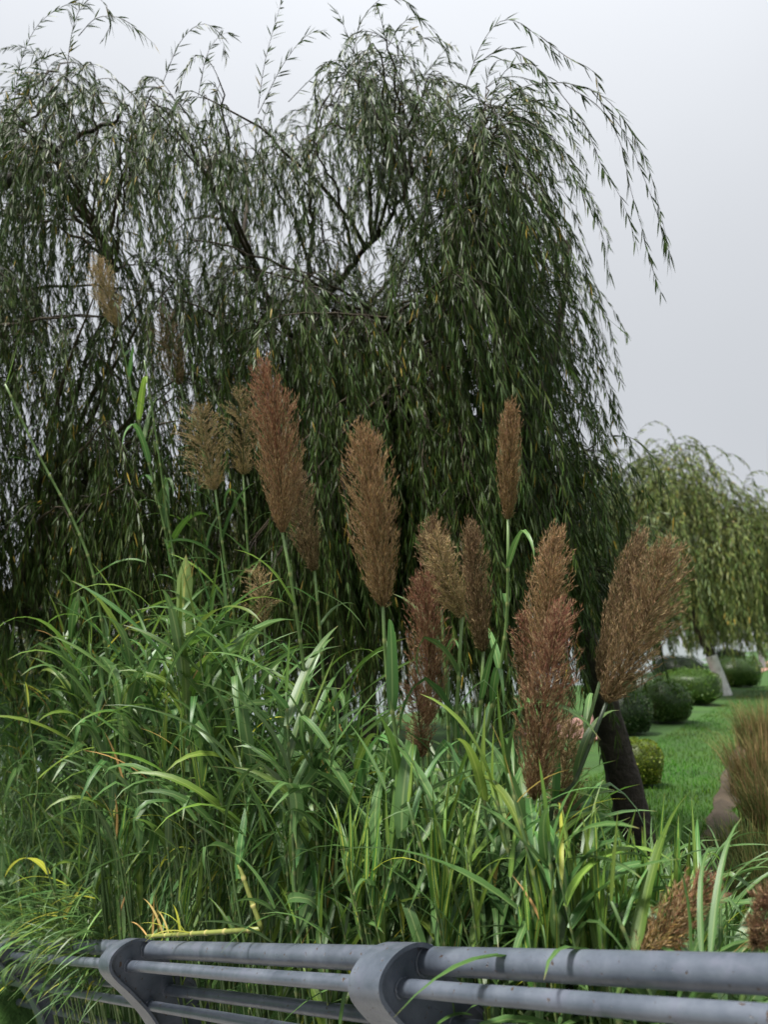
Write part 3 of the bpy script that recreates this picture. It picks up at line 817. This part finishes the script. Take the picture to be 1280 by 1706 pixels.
def rnd_leaf(kind, rng):
    u = rng.uniform
    if kind == 'broad':
        k = (u(.3, .6), u(.6, 1.5)) if rng.random() < .3 else None
        return leaf_strip(u(.44, .68), u(.040, .058), u(.20, .85), u(.4, 2.3), u(1.0, 2.2), u(-1.2, 1.2), u(.15, .55), 10, k, .1)
    if kind == 'upright':
        return leaf_strip(u(.30, .45), u(.020, .032), u(.05, .30), u(.0, .5), 1.5, u(-.8, .8), u(.3, .8), 9)
    if kind == 'narrow':
        return leaf_strip(u(.28, .46), u(.013, .022), u(.3, .9), u(.3, 1.4), u(1, 2), u(-1, 1), u(.2, .6), 9)
rl = np.random.default_rng(3)
VAR = {}
for nm, kind, mat, cnt in (('green', 'broad', M_LEAF, 22), ('fresh', 'broad', M_LEAF2, 8), ('narrow', 'narrow', M_LEAF, 14), ('narrow_fresh', 'narrow', M_LEAF2, 10),
                           ('striped', 'upright', M_VARI, 8), ('spear', 'upright', M_LEAF2, 8), ('yellow', 'broad', M_YEL, 4), ('yellow_narrow', 'narrow', M_YEL, 5), ('dry', 'narrow', M_DRY, 6)):
    L = []
    for k in range(cnt):
        V, Q, uv = rnd_leaf(kind, rl); L.append((mesh_of('leaf', V, Q, mat, uv=uv), V, Q, uv))
    VAR[nm] = L
def add_leaf(root, kind, p, az, tilt=0.0, sc=1.0, roll=0.0, over=False):
    w0 = np.array(root.location) + np.asarray(p); tt, qq = rail_tq(w0[0], w0[1])
    if not over and qq < .85 and w0[2] < RA[2] + RU[2] * tt + .35:      # leaves low behind the rail bend away from it
        f = math.cos(az) * OUT[0] + math.sin(az) * OUT[1]
        if f < -.15: az = 2 * math.atan2(UH[1], UH[0]) - az
    o = link('leaf', random.choice(VAR[kind])[0], root, p)
    o.rotation_euler = (roll, tilt, az)
    o.scale = (sc, sc, sc)
    return o

def stem_mesh(C, r0, r1, nodes, col=(.100, .165, .045), ncol=(.21, .24, .085), sides=8):
    """cane with swollen pale nodes at the given arc positions"""
    seg = np.linalg.norm(np.diff(C, axis=0), axis=1); s = np.concatenate([[0], np.cumsum(seg)])
    Ls = s[-1]
    q = np.concatenate([np.linspace(0, Ls, 14)] + [np.array([a - .014, a - .004, a + .004, a + .013]) for a in nodes if .03 < a < Ls - .03])
    q = np.unique(np.clip(q, 0, Ls))
    P = np.stack([np.interp(q, s, C[:, i]) for i in range(3)], 1)
    r = r0 + (r1 - r0) * q / Ls; isn = np.zeros(len(q))
    for a in nodes:
        isn = np.maximum(isn, (np.abs(q - a) < .006).astype(float))
    r = r * (1 + .22 * isn)
    V, T = tube(P, r, sides)
    c = np.asarray(col)[None] * (1 - isn[:, None]) + np.asarray(ncol)[None] * isn[:, None]
    # sheath: each internode paler towards its upper end
    c = np.repeat(c, sides, 0); c = np.vstack([c, c[:1], c[-1:]])
    return mesh_of('stem', V, T, M_STEM, col=c)

def plume_mesh(C, width, rng, tip=(.20, .075, .055), base=(.27, .165, .080), loose=0.0, dens=1.0, nod=(0, 0, 0)):
    """feathery panicle along the axis polyline C (base to tip): ascending branchlets set with thin spikelets"""
    C = resample(C, .01); n = len(C); Lp = n * .01
    Tn = norm(np.gradient(C, axis=0))
    nb = int(430 * dens * max(.6, Lp / .6)); Vs, Ts, cs, k0 = [], [], [], 0
    V, T = tube(C[::3], np.linspace(.0042, .0012, len(C[::3])), 5); Vs.append(V); Ts.append(T); cs.append(np.tile([.10, .12, .045], (len(V), 1))); k0 = len(V)
    for b in range(nb):
        ue = rng.uniform(.08, 1.0); t = max(0, ue - rng.uniform(.13, .30) * (1.15 - .5 * ue))
        i = int(t * (n - 1)); ie = int(ue * (n - 1)); ax = Tn[i]
        rv = rng.normal(0, 1, 3); lat = norm(rv - ax * (rv @ ax))
        # the ends of the branchlets fill a spindle: narrow foot, broad middle, ragged pointed tip
        env = min(1, ue / .42) ** .70 * (1 - max(0, (ue - .70) / .30) ** 2.0 * .72)
        reach = width * .5 * env * rng.uniform(.12, 1) ** .55 * rng.uniform(.9, 1.12)
        end = C[ie] + lat * reach + ax * rng.normal(.012, .016)
        ell = np.linalg.norm(end - C[i]); d = norm(end - C[i])
        m = 12; u = np.linspace(0, 1, m)[:, None]
        q = C[i] + d * ell * u + lat * reach * .16 * np.sin(PI * u) + (np.asarray(nod) + DOWN * loose * .35 + lat * loose * .3) * ell * u ** 2.2 + rng.normal(0, .0022, (m, 3)) * u
        # filament as a thin ribbon
        sdv = norm(np.cross(d, rng.normal(0, 1, 3))); w_ = (.0011 * (1 - u * .6))
        V = np.stack([q - sdv * w_, q + sdv * w_], 1).reshape(-1, 3)
        T = np.array([[2 * a, 2 * a + 1, 2 * a + 3] for a in range(m - 1)] + [[2 * a, 2 * a + 3, 2 * a + 2] for a in range(m - 1)])
        mixc = np.clip(t * 1.0 + rng.normal(0, .16), 0, 1); colb = np.asarray(base) * (1 - mixc) + np.asarray(tip) * mixc
        Vs.append(V); Ts.append(T + k0); cs.append(np.tile(colb * .7, (len(V), 1))); k0 += len(V)
        ns = int(36 * (1 - .35 * loose)); sp = rng.uniform(.12, 1, ns) ** .8 * (m - 1); ii = np.minimum(sp.astype(int), m - 2); f = (sp - ii)[:, None]
        B = q[ii] * (1 - f) + q[ii + 1] * f
        tg = norm(q[ii + 1] - q[ii]); dd = norm(tg + rng.normal(0, .17 + .12 * loose, (ns, 3)) + ax * .1)
        ls = rng.uniform(.012, .026, (ns, 1)); ws = rng.uniform(.0010, .0020, (ns, 1)); sv = norm(np.cross(dd, rng.normal(0, 1, (ns, 3))))
        V = np.stack([B, B + dd * ls * .45 + sv * ws * .5, B + dd * ls, B + dd * ls * .45 - sv * ws * .5], 1).reshape(-1, 3)
        T = (np.array([[0, 1, 2], [0, 2, 3]])[None] + (np.arange(ns) * 4)[:, None, None]).reshape(-1, 3)
        cc = colb * rng.uniform(.5, 1.8, (ns, 1)) * np.stack([np.ones(ns), rng.uniform(.85, 1.2, ns), rng.uniform(.75, 1.3, ns)], 1)
        li = rng.random(ns) < .26; cc[li] = np.array([.50, .36, .20]) * rng.uniform(.7, 1.2, (li.sum(), 1))
        Vs.append(V); Ts.append(T + k0); cs.append(np.repeat(cc, 4, 0)); k0 += len(V)
    return np.vstack(Vs), np.vstack(Ts), np.vstack(cs)

RED = dict(tip=(.28, .105, .070), base=(.29, .180, .085))
BRN = dict(tip=(.33, .190, .100), base=(.28, .175, .080))
TANP = dict(tip=(.40, .29, .15), base=(.30, .22, .10))
ROSE = dict(tip=(.25, .100, .070), base=(.20, .120, .060))
DARK = dict(tip=(.20, .12, .070), base=(.17, .115, .055))
CANES = [   # tip px, base px, stem waypoints below, depth, width px, tints, looseness, density, label
    ((438, 602), (470, 885), [(490, 1000), (520, 1250)], 3.35, 98, RED, .05, 1.15, 'tall reed with a red-tipped brown plume, the highest full plume of the clump'),
    ((492, 775), (524, 950), [(535, 1080), (545, 1300)], 3.9, 66, DARK, .05, 1.0, 'reed with a small dark brown plume tucked behind the red-tipped plume'),
    ((604, 706), (638, 1008), [(645, 1120), (672, 1350)], 2.95, 108, BRN, .05, 1.25, 'reed with a broad sandy brown plume on a straight pale stem'),
    ((851, 668), (847, 865), [(842, 1060), (800, 1260), (770, 1350)], 3.5, 50, BRN, .0, 1.1, 'slender reed with a narrow upright brown plume on a long bare stem'),
    ((720, 862), (735, 1010), [(745, 1150), (750, 1330)], 3.5, 74, DARK, .05, 1.0, 'reed with a brown plume standing behind the straw-coloured one'),
    ((722, 880), (770, 1028), [(765, 1120), (760, 1300)], 3.0, 64, TANP, .35, .75, 'reed with an open straw-coloured plume'),
    ((786, 872), (806, 1085), [(800, 1200), (790, 1350)], 3.3, 68, DARK, .0, 1.1, 'reed with a dense dark brown plume beside the straw-coloured one'),
    ((705, 948), (712, 1205), [(715, 1300), (720, 1420)], 3.2, 92, ROSE, .15, 1.1, 'reed with a low rosy plume below the straw-coloured plume'),
    ((930, 880), (905, 1120), [(890, 1250), (870, 1400)], 3.0, 88, BRN, .1, 1.1, 'reed with a brown plume rising behind the big wine-red plume'),
    ((938, 1003), (893, 1330), [(885, 1420), (880, 1500)], 2.55, 112, ROSE, .1, 1.35, 'reed with the big wine-red plume hanging low near the railing'),
    ((1072, 882), (1000, 1135), [(965, 1260), (930, 1380)], 3.1, 66, DARK, .05, 1.0, 'reed with a slim brown plume behind the leaning straw-tipped plume'),
    ((1118, 897), (1012, 1168), [(960, 1300), (915, 1410)], 2.6, 118, TANP | dict(tip=(.27, .17, .095), base=(.20, .13, .065)), .22, 1.2, 'reed leaning over the lawn with a wide straw-tipped brown plume on a dark stem'),
    ((872, 1020), (884, 1160), [(880, 1260), (870, 1400)], 3.2, 62, ROSE, .1, .9, 'reed with a small rosy plume half hidden by the wine-red one'),
    ((950, 1200), (930, 1345), [(920, 1420), (910, 1500)], 2.75, 74, DARK | dict(tip=(.26, .19, .09)), .3, .9, 'reed with an olive plume hidden under the wine-red one'),
    ((958, 1330), (940, 1440), [(935, 1500), (930, 1560)], 2.7, 60, DARK, .3, .8, 'reed with a short dark plume below the olive one'),
    ((1196, 1455), (1062, 1600), [(1040, 1650), (1030, 1690)], 2.05, 92, ROSE | dict(base=(.22, .15, .05)), .12, .8, 'reed bent low over the top rail with a loose red plume'),
    ((1300, 1480), (1262, 1570), [(1250, 1640), (1240, 1700)], 1.95, 80, ROSE | dict(tip=(.16, .07, .05)), .12, .7, 'reed with a dark red plume drooping at the end of the clump'),
    ((160, 425), (196, 545), [(235, 720), (290, 960), (310, 1200)], 5.0, 54, TANP, .25, .8, 'tallest thin reed with a narrow tan plume against the willow limb'),
    ((270, 510), (300, 640), [(325, 780), (350, 1000), (360, 1200)], 5.4, 62, DARK, .35, .6, 'distant reed with a faint greyish purple plume'),
    ((335, 668), (358, 815), [(372, 920), (395, 1150)], 4.4, 86, TANP | dict(tip=(.27, .20, .10)), .55, .75, 'reed with an airy olive tan plume beside the red-tipped one'),
    ((395, 640), (405, 790), [(415, 950), (430, 1200)], 4.7, 66, TANP | dict(tip=(.24, .19, .09)), .6, .5, 'reed with a sparse olive plume behind the red-tipped one'),
    ((425, 940), (440, 1040), [(445, 1120), (450, 1280)], 4.2, 60, TANP, .6, .5, 'reed with a small drooping tan plume among the leaves'),
    ((690, 1130), (705, 1260), [(706, 1330), (708, 1450)], 3.1, 70, ROSE, .25, .7, 'reed with a short rosy plume beneath the low rosy one'),
]
def on_ground(p, sink=.03):
    q = p.copy(); _, qq = rail_tq(q[0], q[1])
    if qq < .38: q = q + OUT * (.38 - qq)              # roots stay clear of the railing
    q[2] = float(ground(p[0], p[1])) - sink
    return q
rp = np.random.default_rng(21)
def arc_pts(C, s):
    seg = np.linalg.norm(np.diff(C, axis=0), axis=1); a = np.concatenate([[0], np.cumsum(seg)])
    return np.stack([np.interp(s, a, C[:, i]) for i in range(3)], 1), a[-1]
for tipp, basep, way, dep, wpx, tint, loose, dens, lb in CANES:
    W3 = [at(*p, dep) for p in way]; b = at(*basep, dep); e = at(*tipp, dep + rp.uniform(-.12, .12))
    last = W3[-1]; g = on_ground(np.array([last[0] + (last[0] - b[0]) * .12, last[1] + rp.uniform(-.05, .05), 0]))
    if g[2] > last[2] - .05: g = on_ground(last); W3 = W3[:-1]
    root = tag(empty('reed', g + np.array([0, 0, .03])), lb, 'reed', 'reeds with plumes')
    o = np.array(root.location)
    C = catmull([g] + W3[::-1] + [b], 10)
    _, Ls = arc_pts(C, [0]); nodes = np.arange(.12, Ls - .1, .135 + rp.uniform(-.01, .02))
    dark = lb.find('dark stem') > 0
    link('stem', stem_mesh(C - o, .0125, .0065, nodes, *(((.030, .050, .022), (.07, .09, .04)) if dark else ())), root)
    bend = np.cross(e - b, FWD); mid = (b + e) / 2 + norm(bend) * np.linalg.norm(e - b) * rp.uniform(-.04, .04)
    A = catmull([b - (e - b) * .02, mid, e], 8)
    V, T, c = plume_mesh(A, wpx * .88 / F * dep, rp, loose=loose, dens=dens, **tint)
    link('plume', mesh_of('plume', V - b, T, M_PLUME, col=c, smooth=False), root, b - o)
    az = rp.uniform(0, 2 * PI)
    P, _ = arc_pts(C, nodes)
    for k, p in enumerate(P):
        az += PI + rp.normal(0, .35)
        if nodes[k] > Ls - .16 or rp.random() < .25: continue
        add_leaf(root, rp.choice(['green', 'green', 'green', 'fresh']), p - o, az, rp.normal(.05, .18), rp.uniform(.6, 1.0) * (.75 if nodes[k] > Ls - .4 else 1))

# leafy canes without plumes: their tops follow the upper edge of the leaf mass
EDGE_X = [-80, 0, 60, 130, 200, 280, 370, 440, 500, 560, 640, 700, 780, 850, 920, 1000, 1080, 1150, 1300]
EDGE_Y = [ 970,  990, 1030,  980, 1010,  970,  990, 1100, 1150, 1170, 1230, 1270, 1270, 1270, 1390, 1430, 1500, 1520, 1530]
def rail_depth(px):
    return 2904.0 / (px + 480) + .02
def leafy_cane(px, dep, top_py, lb, grp, kinds, r=.010, nleaf=None, lean=None, spacing=.085, lsc=(.85, 1.3), name='reed', tipkind='spear', bare=.0):
    top = at(px, top_py, dep)
    ln = np.array([rp.normal(0, .10), rp.normal(0, .08), 0]) if lean is None else np.asarray(lean)
    h = top[2] - float(ground(top[0], top[1]))
    if h < .25: h = .25; top[2] = float(ground(top[0], top[1])) + h
    g = on_ground(top - ln * h)
    root = tag(empty(name, g + np.array([0, 0, .03])), lb, 'reed', grp); o = np.array(root.location)
    mid = (g * .5 + top * .5) + np.array([rp.normal(0, .02), rp.normal(0, .02), 0]) - ln * h * .12
    C = catmull([g, mid, top], 10); _, Ls = arc_pts(C, [0])
    nodes = Ls - np.arange(.0, Ls * (1 - bare) - .1, spacing) * np.linspace(1, 1.25, len(np.arange(.0, Ls * (1 - bare) - .1, spacing)))
    nodes = nodes[nodes > .08][:nleaf]
    link('stem', stem_mesh(C - o, r, r * .45, nodes[nodes < Ls - .05], (.070, .125, .038), (.17, .20, .07)), root)
    P, _ = arc_pts(C, nodes); az = rp.uniform(0, 2 * PI)
    for k, p in enumerate(P):
        az += PI + rp.normal(0, .4)
        young = 1 - .25 * math.exp(-k)
        kd = kinds[rp.integers(0, len(kinds))] if k > 0 else (tipkind or kinds[0])
        add_leaf(root, kd, p - o, az, rp.normal(.0, .16) + (0 if k else -.1), rp.uniform(*lsc) * young, rp.normal(0, .12))
    return root
LG = 'leafy reeds without plumes'
NEAR = [(90, 'at the riverbank end of the clump'), (235, 'under the tallest thin reed'), (340, 'beside the cut reed with the pale sheath'), (440, 'under the airy olive tan plume'),
        (530, 'at the foot of the red-tipped plume'), (660, 'at the foot of the broad sandy plume'), (770, 'around the straw-coloured plume'), (860, 'by the long bare stem of the narrow plume'),
        (960, 'around the wine-red plume'), (1060, 'below the plume that leans over the lawn'), (9999, 'at the lawn end of the clump')]
def spot(px): return next(t for x, t in NEAR if px < x)
def leafy_label(px, top):
    hgt = float(np.interp(px, EDGE_X, EDGE_Y)) + 70
    return ('tall' if top < hgt else 'shorter') + ' leafy green reed without a plume ' + spot(px)
for k in range(96):
    px = -70 + 1115 * ((k + rp.uniform(-.4, .4)) / 96) ** 1.12 if k else -60
    dep = rail_depth(px) + .12 + rp.uniform(0, 1) ** 1.3 * 1.35
    top = np.interp(px, EDGE_X, EDGE_Y) + abs(rp.normal(0, 110)) + 10
    leafy_cane(px, dep, top, leafy_label(px, top), LG, ['green'] * 9 + ['fresh'] * 3 + ['narrow'] * 3 + ['yellow_narrow', 'dry'], nleaf=15, bare=.0, spacing=.07, lsc=(.85, 1.25) if px < 650 else (.65, 1.05))
for k in range(40):
    px = -60 + 1290 * (k + rp.uniform(-.5, .5)) / 40
    dep = rail_depth(px) + .10 + rp.uniform(0, .5) + (.55 if px > 1010 else 0)
    leafy_cane(px, dep, rp.uniform(1360, 1530) if px < 1000 else rp.uniform(1470, 1550), 'low leafy reed shoot behind the rail ' + spot(px), 'low reed shoots at the railing', ['narrow', 'narrow_fresh', 'narrow', 'green', 'fresh', 'narrow_fresh', 'spear', 'yellow_narrow'], r=.006, nleaf=11, spacing=.06, lsc=(.7, 1.05), name='reed_shoot')
for k in range(46):
    px = rp.uniform(-60, 430); dep = rail_depth(px) + rp.uniform(.1, .9)
    leafy_cane(px, dep, rp.uniform(1230, 1385) if k % 2 else rp.uniform(1385, 1540), ('high' if k % 2 else 'low') + ' fine-leaved grassy reed shoot ' + spot(px), 'grassy reed shoots over the far post', ['narrow', 'narrow_fresh'], r=.005, nleaf=14, spacing=.045, lsc=(.6, 1.0), name='reed_shoot')
for px, py in [(905, 1490), (880, 1500), (955, 1480), (1040, 1440), (1068, 1450), (1095, 1450), (1120, 1470), (1000, 1480), (722, 1440), (735, 1480), (570, 1380), (585, 1400), (300, 1210), (270, 1230), (330, 1250), (730, 1370), (300, 1450), (610, 1420), (200, 1350), (1150, 1500)]:
    dep = rail_depth(px) + rp.uniform(.06, .22) + (.25 if px > 1010 else 0)
    leafy_cane(px, dep, py + (50 if py > 1300 else 20), 'young reed shoot with upright yellow-striped leaves ' + spot(px), 'young striped reed shoots', ['striped', 'striped', 'spear'], r=.006, nleaf=7, spacing=.04, lsc=(.65, 1.05), name='reed_shoot', tipkind='striped')

# grassy shoots that flop over the rail beyond the far post
AZC = math.atan2(-OUT[1], -OUT[0])
for k in range(44):
    px = -50 + 225 * (k + rp.uniform(-.5, .5)) / 44; dep = rail_depth(px) + rp.uniform(.06, .16)
    top = at(px, rp.uniform(1470, 1550), dep); g = on_ground(top)
    root = tag(empty('reed_shoot', g + np.array([0, 0, .03])), 'grassy reed shoot flopping over the rail beyond the far post', 'reed', 'shoots flopping over the rail'); o = np.array(root.location)
    C = catmull([g, (g + top) / 2 + np.array([rp.normal(0, .02), rp.normal(0, .02), 0]), top], 8)
    link('stem', stem_mesh(C - o, .006, .004, np.arange(.15, 1.0, .12)), root)
    for q in range(12):
        p, _ = arc_pts(C, [max(.3, np.linalg.norm(top - g) - .04 * q)])
        add_leaf(root, rp.choice(['narrow', 'narrow_fresh', 'green', 'narrow', 'yellow_narrow'] if k % 4 == 0 else ['narrow', 'narrow_fresh', 'narrow']), p[0] - o, AZC + rp.normal(0, .7), rp.normal(.75, .3), rp.uniform(.7, 1.15), over=True)

# single canes that can be told apart
def special(lb, px_pts, dep, r, leaves, name='reed', col=None):
    P = [at(*p, dep if len(p) == 2 else 1) if len(p) == 2 else at(*p) for p in px_pts]
    g = on_ground(P[0]); root = tag(empty(name, g + np.array([0, 0, .03])), lb, 'reed', 'reeds that stand apart'); o = np.array(root.location)
    C = catmull([g] + P[1:], 10) if g[2] > P[0][2] - .1 else catmull([g] + P, 10)
    _, Ls = arc_pts(C, [0]); nodes = np.arange(.1, Ls, .14)
    link('stem', stem_mesh(C - o, r, r * .5, nodes, *(col or ())), root)
    for kd, s, az, tilt, sc in leaves:
        p, _ = arc_pts(C, [Ls * s]); add_leaf(root, kd, p[0] - o, az, tilt, sc)
    return root, C, o
special('long thin reed leaning outwards past the willow curtain with small hooked leaves', [(200, 1300), (165, 1010), (132, 890), (60, 750), (8, 640)], 4.9, .014,
        [('green', .40, -.3, .3, .8), ('green', .45, 2.9, .2, .7), ('green', .52, .1, .4, .85), ('green', .58, 2.7, .3, .8), ('fresh', .64, 3.0, .2, .8), ('green', .72, .2, .1, .8), ('narrow', .85, 3.2, 0, .9), ('narrow', .93, .3, 0, .7), ('spear', 1.0, 3.3, -.4, .8)])
rt, C_, o_r = special('cut reed with a wide pale yellow-green sheath and frayed straw top', [(310, 1330), (304, 1230), (300, 1120)], 4.3, .012,
        [('green', .75, .2, .3, .8), ('green', .82, 3.0, .2, .9), ('yellow_narrow', .85, 3.4, .2, .6), ('yellow_narrow', .95, 3.0, .4, .5), ('green', .97, .1, .7, .95), ('fresh', .90, 2.8, .1, .8)])
M_PALE = leaf_mat('reed_sheath_pale', (.20, .30, .085), (.52, .54, .16), trans=.3, val=.05)
V, Q, uv = leaf_strip(.66, .125, .0, -.05, 1, .1, .5, 10)
k_ = np.repeat(np.linspace(0, 1, 10), 3)[:, None]
cx = np.repeat(V[1::3], 3, 0); V = cx + (V - cx) * np.where(k_ > .45, np.minimum(1 / np.maximum(1 - k_ ** 1.7, .12), 3.0) * .62, 1)   # blunt, cut end
lf = link('leaf', mesh_of('leaf', V, Q, M_PALE, uv=uv), rt, C_[-1] - o_r); lf.rotation_euler = (0, 0, -PI / 2); lf['label'] = 'wide pale yellow-green cut leaf'
for q_i in range(5):
    add_leaf(rt, 'dry', C_[-1] - o_r + np.array([rp.uniform(-.02, .05), 0, .50 + rp.uniform(-.04, .04)]), rp.uniform(-.5, .5), rp.uniform(-.5, -.2), rp.uniform(.2, .38))
special('thin reed with drooping hooked leaves between the tan plume and the red one', [(330, 1250), (310, 1050), (280, 870), (262, 740), (240, 600)], 4.8, .010,
        [('green', .70, 3.0, .6, .55), ('green', .73, .2, .5, .5), ('green', .80, 2.9, .5, .6), ('narrow', .86, .0, .2, .8), ('narrow', .92, 3.1, .1, .8)])
special('reed with yellowing leaves at the bank end of the clump', [(70, 1420), (62, 1300), (40, 1140)], 4.7, .008,
        [('yellow', .5, 3.1, .4, .8), ('yellow', .6, 2.6, .2, .9), ('yellow_narrow', .95, 2.2, -.1, .8), ('green', .7, .1, .3, .9), ('fresh', .8, .4, .2, .8), ('yellow', .4, .3, .4, .6)])
# the broken cane lying along the top rail
d0 = rail_depth(420) + .10
P = [at(398, 1440, d0 + .1), at(415, 1490, d0 + .06), at(436, 1548, d0 + .02), at(360, 1553, rail_depth(360) + .06), at(300, 1557, rail_depth(300) + .07), at(245, 1560, rail_depth(245) + .08)]
g = on_ground(P[-1] + np.array([-.12, .05, 0]))
root = tag(empty('reed', g + np.array([0, 0, .03])), 'broken reed folded over and lying along the top rail with dry orange leaves', 'reed', 'reeds that stand apart'); o = np.array(root.location)
YS, YN = (.20, .23, .055), (.40, .36, .13)
C0 = catmull([g, (g + P[-1]) / 2 + np.array([-.08, .05, .1]), P[-1]], 8)
link('stem', stem_mesh(C0 - o, .012, .011, np.arange(.2, 1.3, .17), YS, YN), root)
C2 = catmull(P[2:], 8); _, L2 = arc_pts(C2, [0])
link('stem', stem_mesh(C2 - o, .0115, .010, np.arange(.08, L2, .16), YS, YN), root)
C1 = catmull(P[:3], 8)
link('stem', stem_mesh(C1 - o, .009, .0115, np.arange(.06, .3, .12), YS, YN), root)
for q_i in range(7):
    add_leaf(root, ['green', 'fresh', 'narrow'][q_i % 3], P[0] - o + np.array([0, 0, -.02 * q_i]), q_i * 2.6, rp.normal(.1, .2), rp.uniform(.6, .95))
for s in np.linspace(.5, 1, 9):
    p, _ = arc_pts(C2, [L2 * s])
    add_leaf(root, 'dry' if s > .7 else 'yellow_narrow', p[0] - o, math.atan2(C2[-1][1] - C2[0][1], C2[-1][0] - C2[0][0]) + rp.normal(0, .6), .35 + rp.normal(0, .35), rp.uniform(.45, .8), over=True)

# uncountable tangle of leaves in the depth of the clump
Vs, Ts, us, k0 = [], [], [], 0
for k in range(4400):
    px = rp.uniform(-90, 1240); dep = rail_depth(px) + rp.uniform(.15, 2.6)
    py = np.interp(px, EDGE_X, EDGE_Y) + 60 + rp.random() ** .8 * 420
    p = at(px, py, dep); zg = float(ground(p[0], p[1]))
    if p[2] < zg + .02: p[2] = zg + rp.uniform(.02, .5)
    _, V, Q, uv = VAR[rp.choice(['green', 'narrow', 'narrow', 'narrow_fresh'])][rp.integers(0, 8)]
    M = np.array(Matrix.Rotation(rp.uniform(0, 2 * PI), 3, 'Z') @ Matrix.Rotation(rp.normal(.1, .3), 3, 'Y') @ Matrix.Rotation(rp.normal(0, .3), 3, 'X')) * rp.uniform(.7, 1.25)
    Vs.append(V @ M.T + p); Ts.append(Q + k0); us.append(uv); k0 += len(V)
tag(link('reed_undergrowth', mesh_of('reed_undergrowth', np.vstack(Vs), np.vstack(Ts), M_LEAF, uv=np.vstack(us))), 'dense tangle of reed leaves in the depth of the clump', 'undergrowth', kind='stuff')
print('strands', na, nb, nc, 'objects', len(bpy.data.objects), 'tris', sum(sum(len(p.vertices) - 2 for p in m.polygons) for m in bpy.data.meshes if len(m.polygons) < 3000))
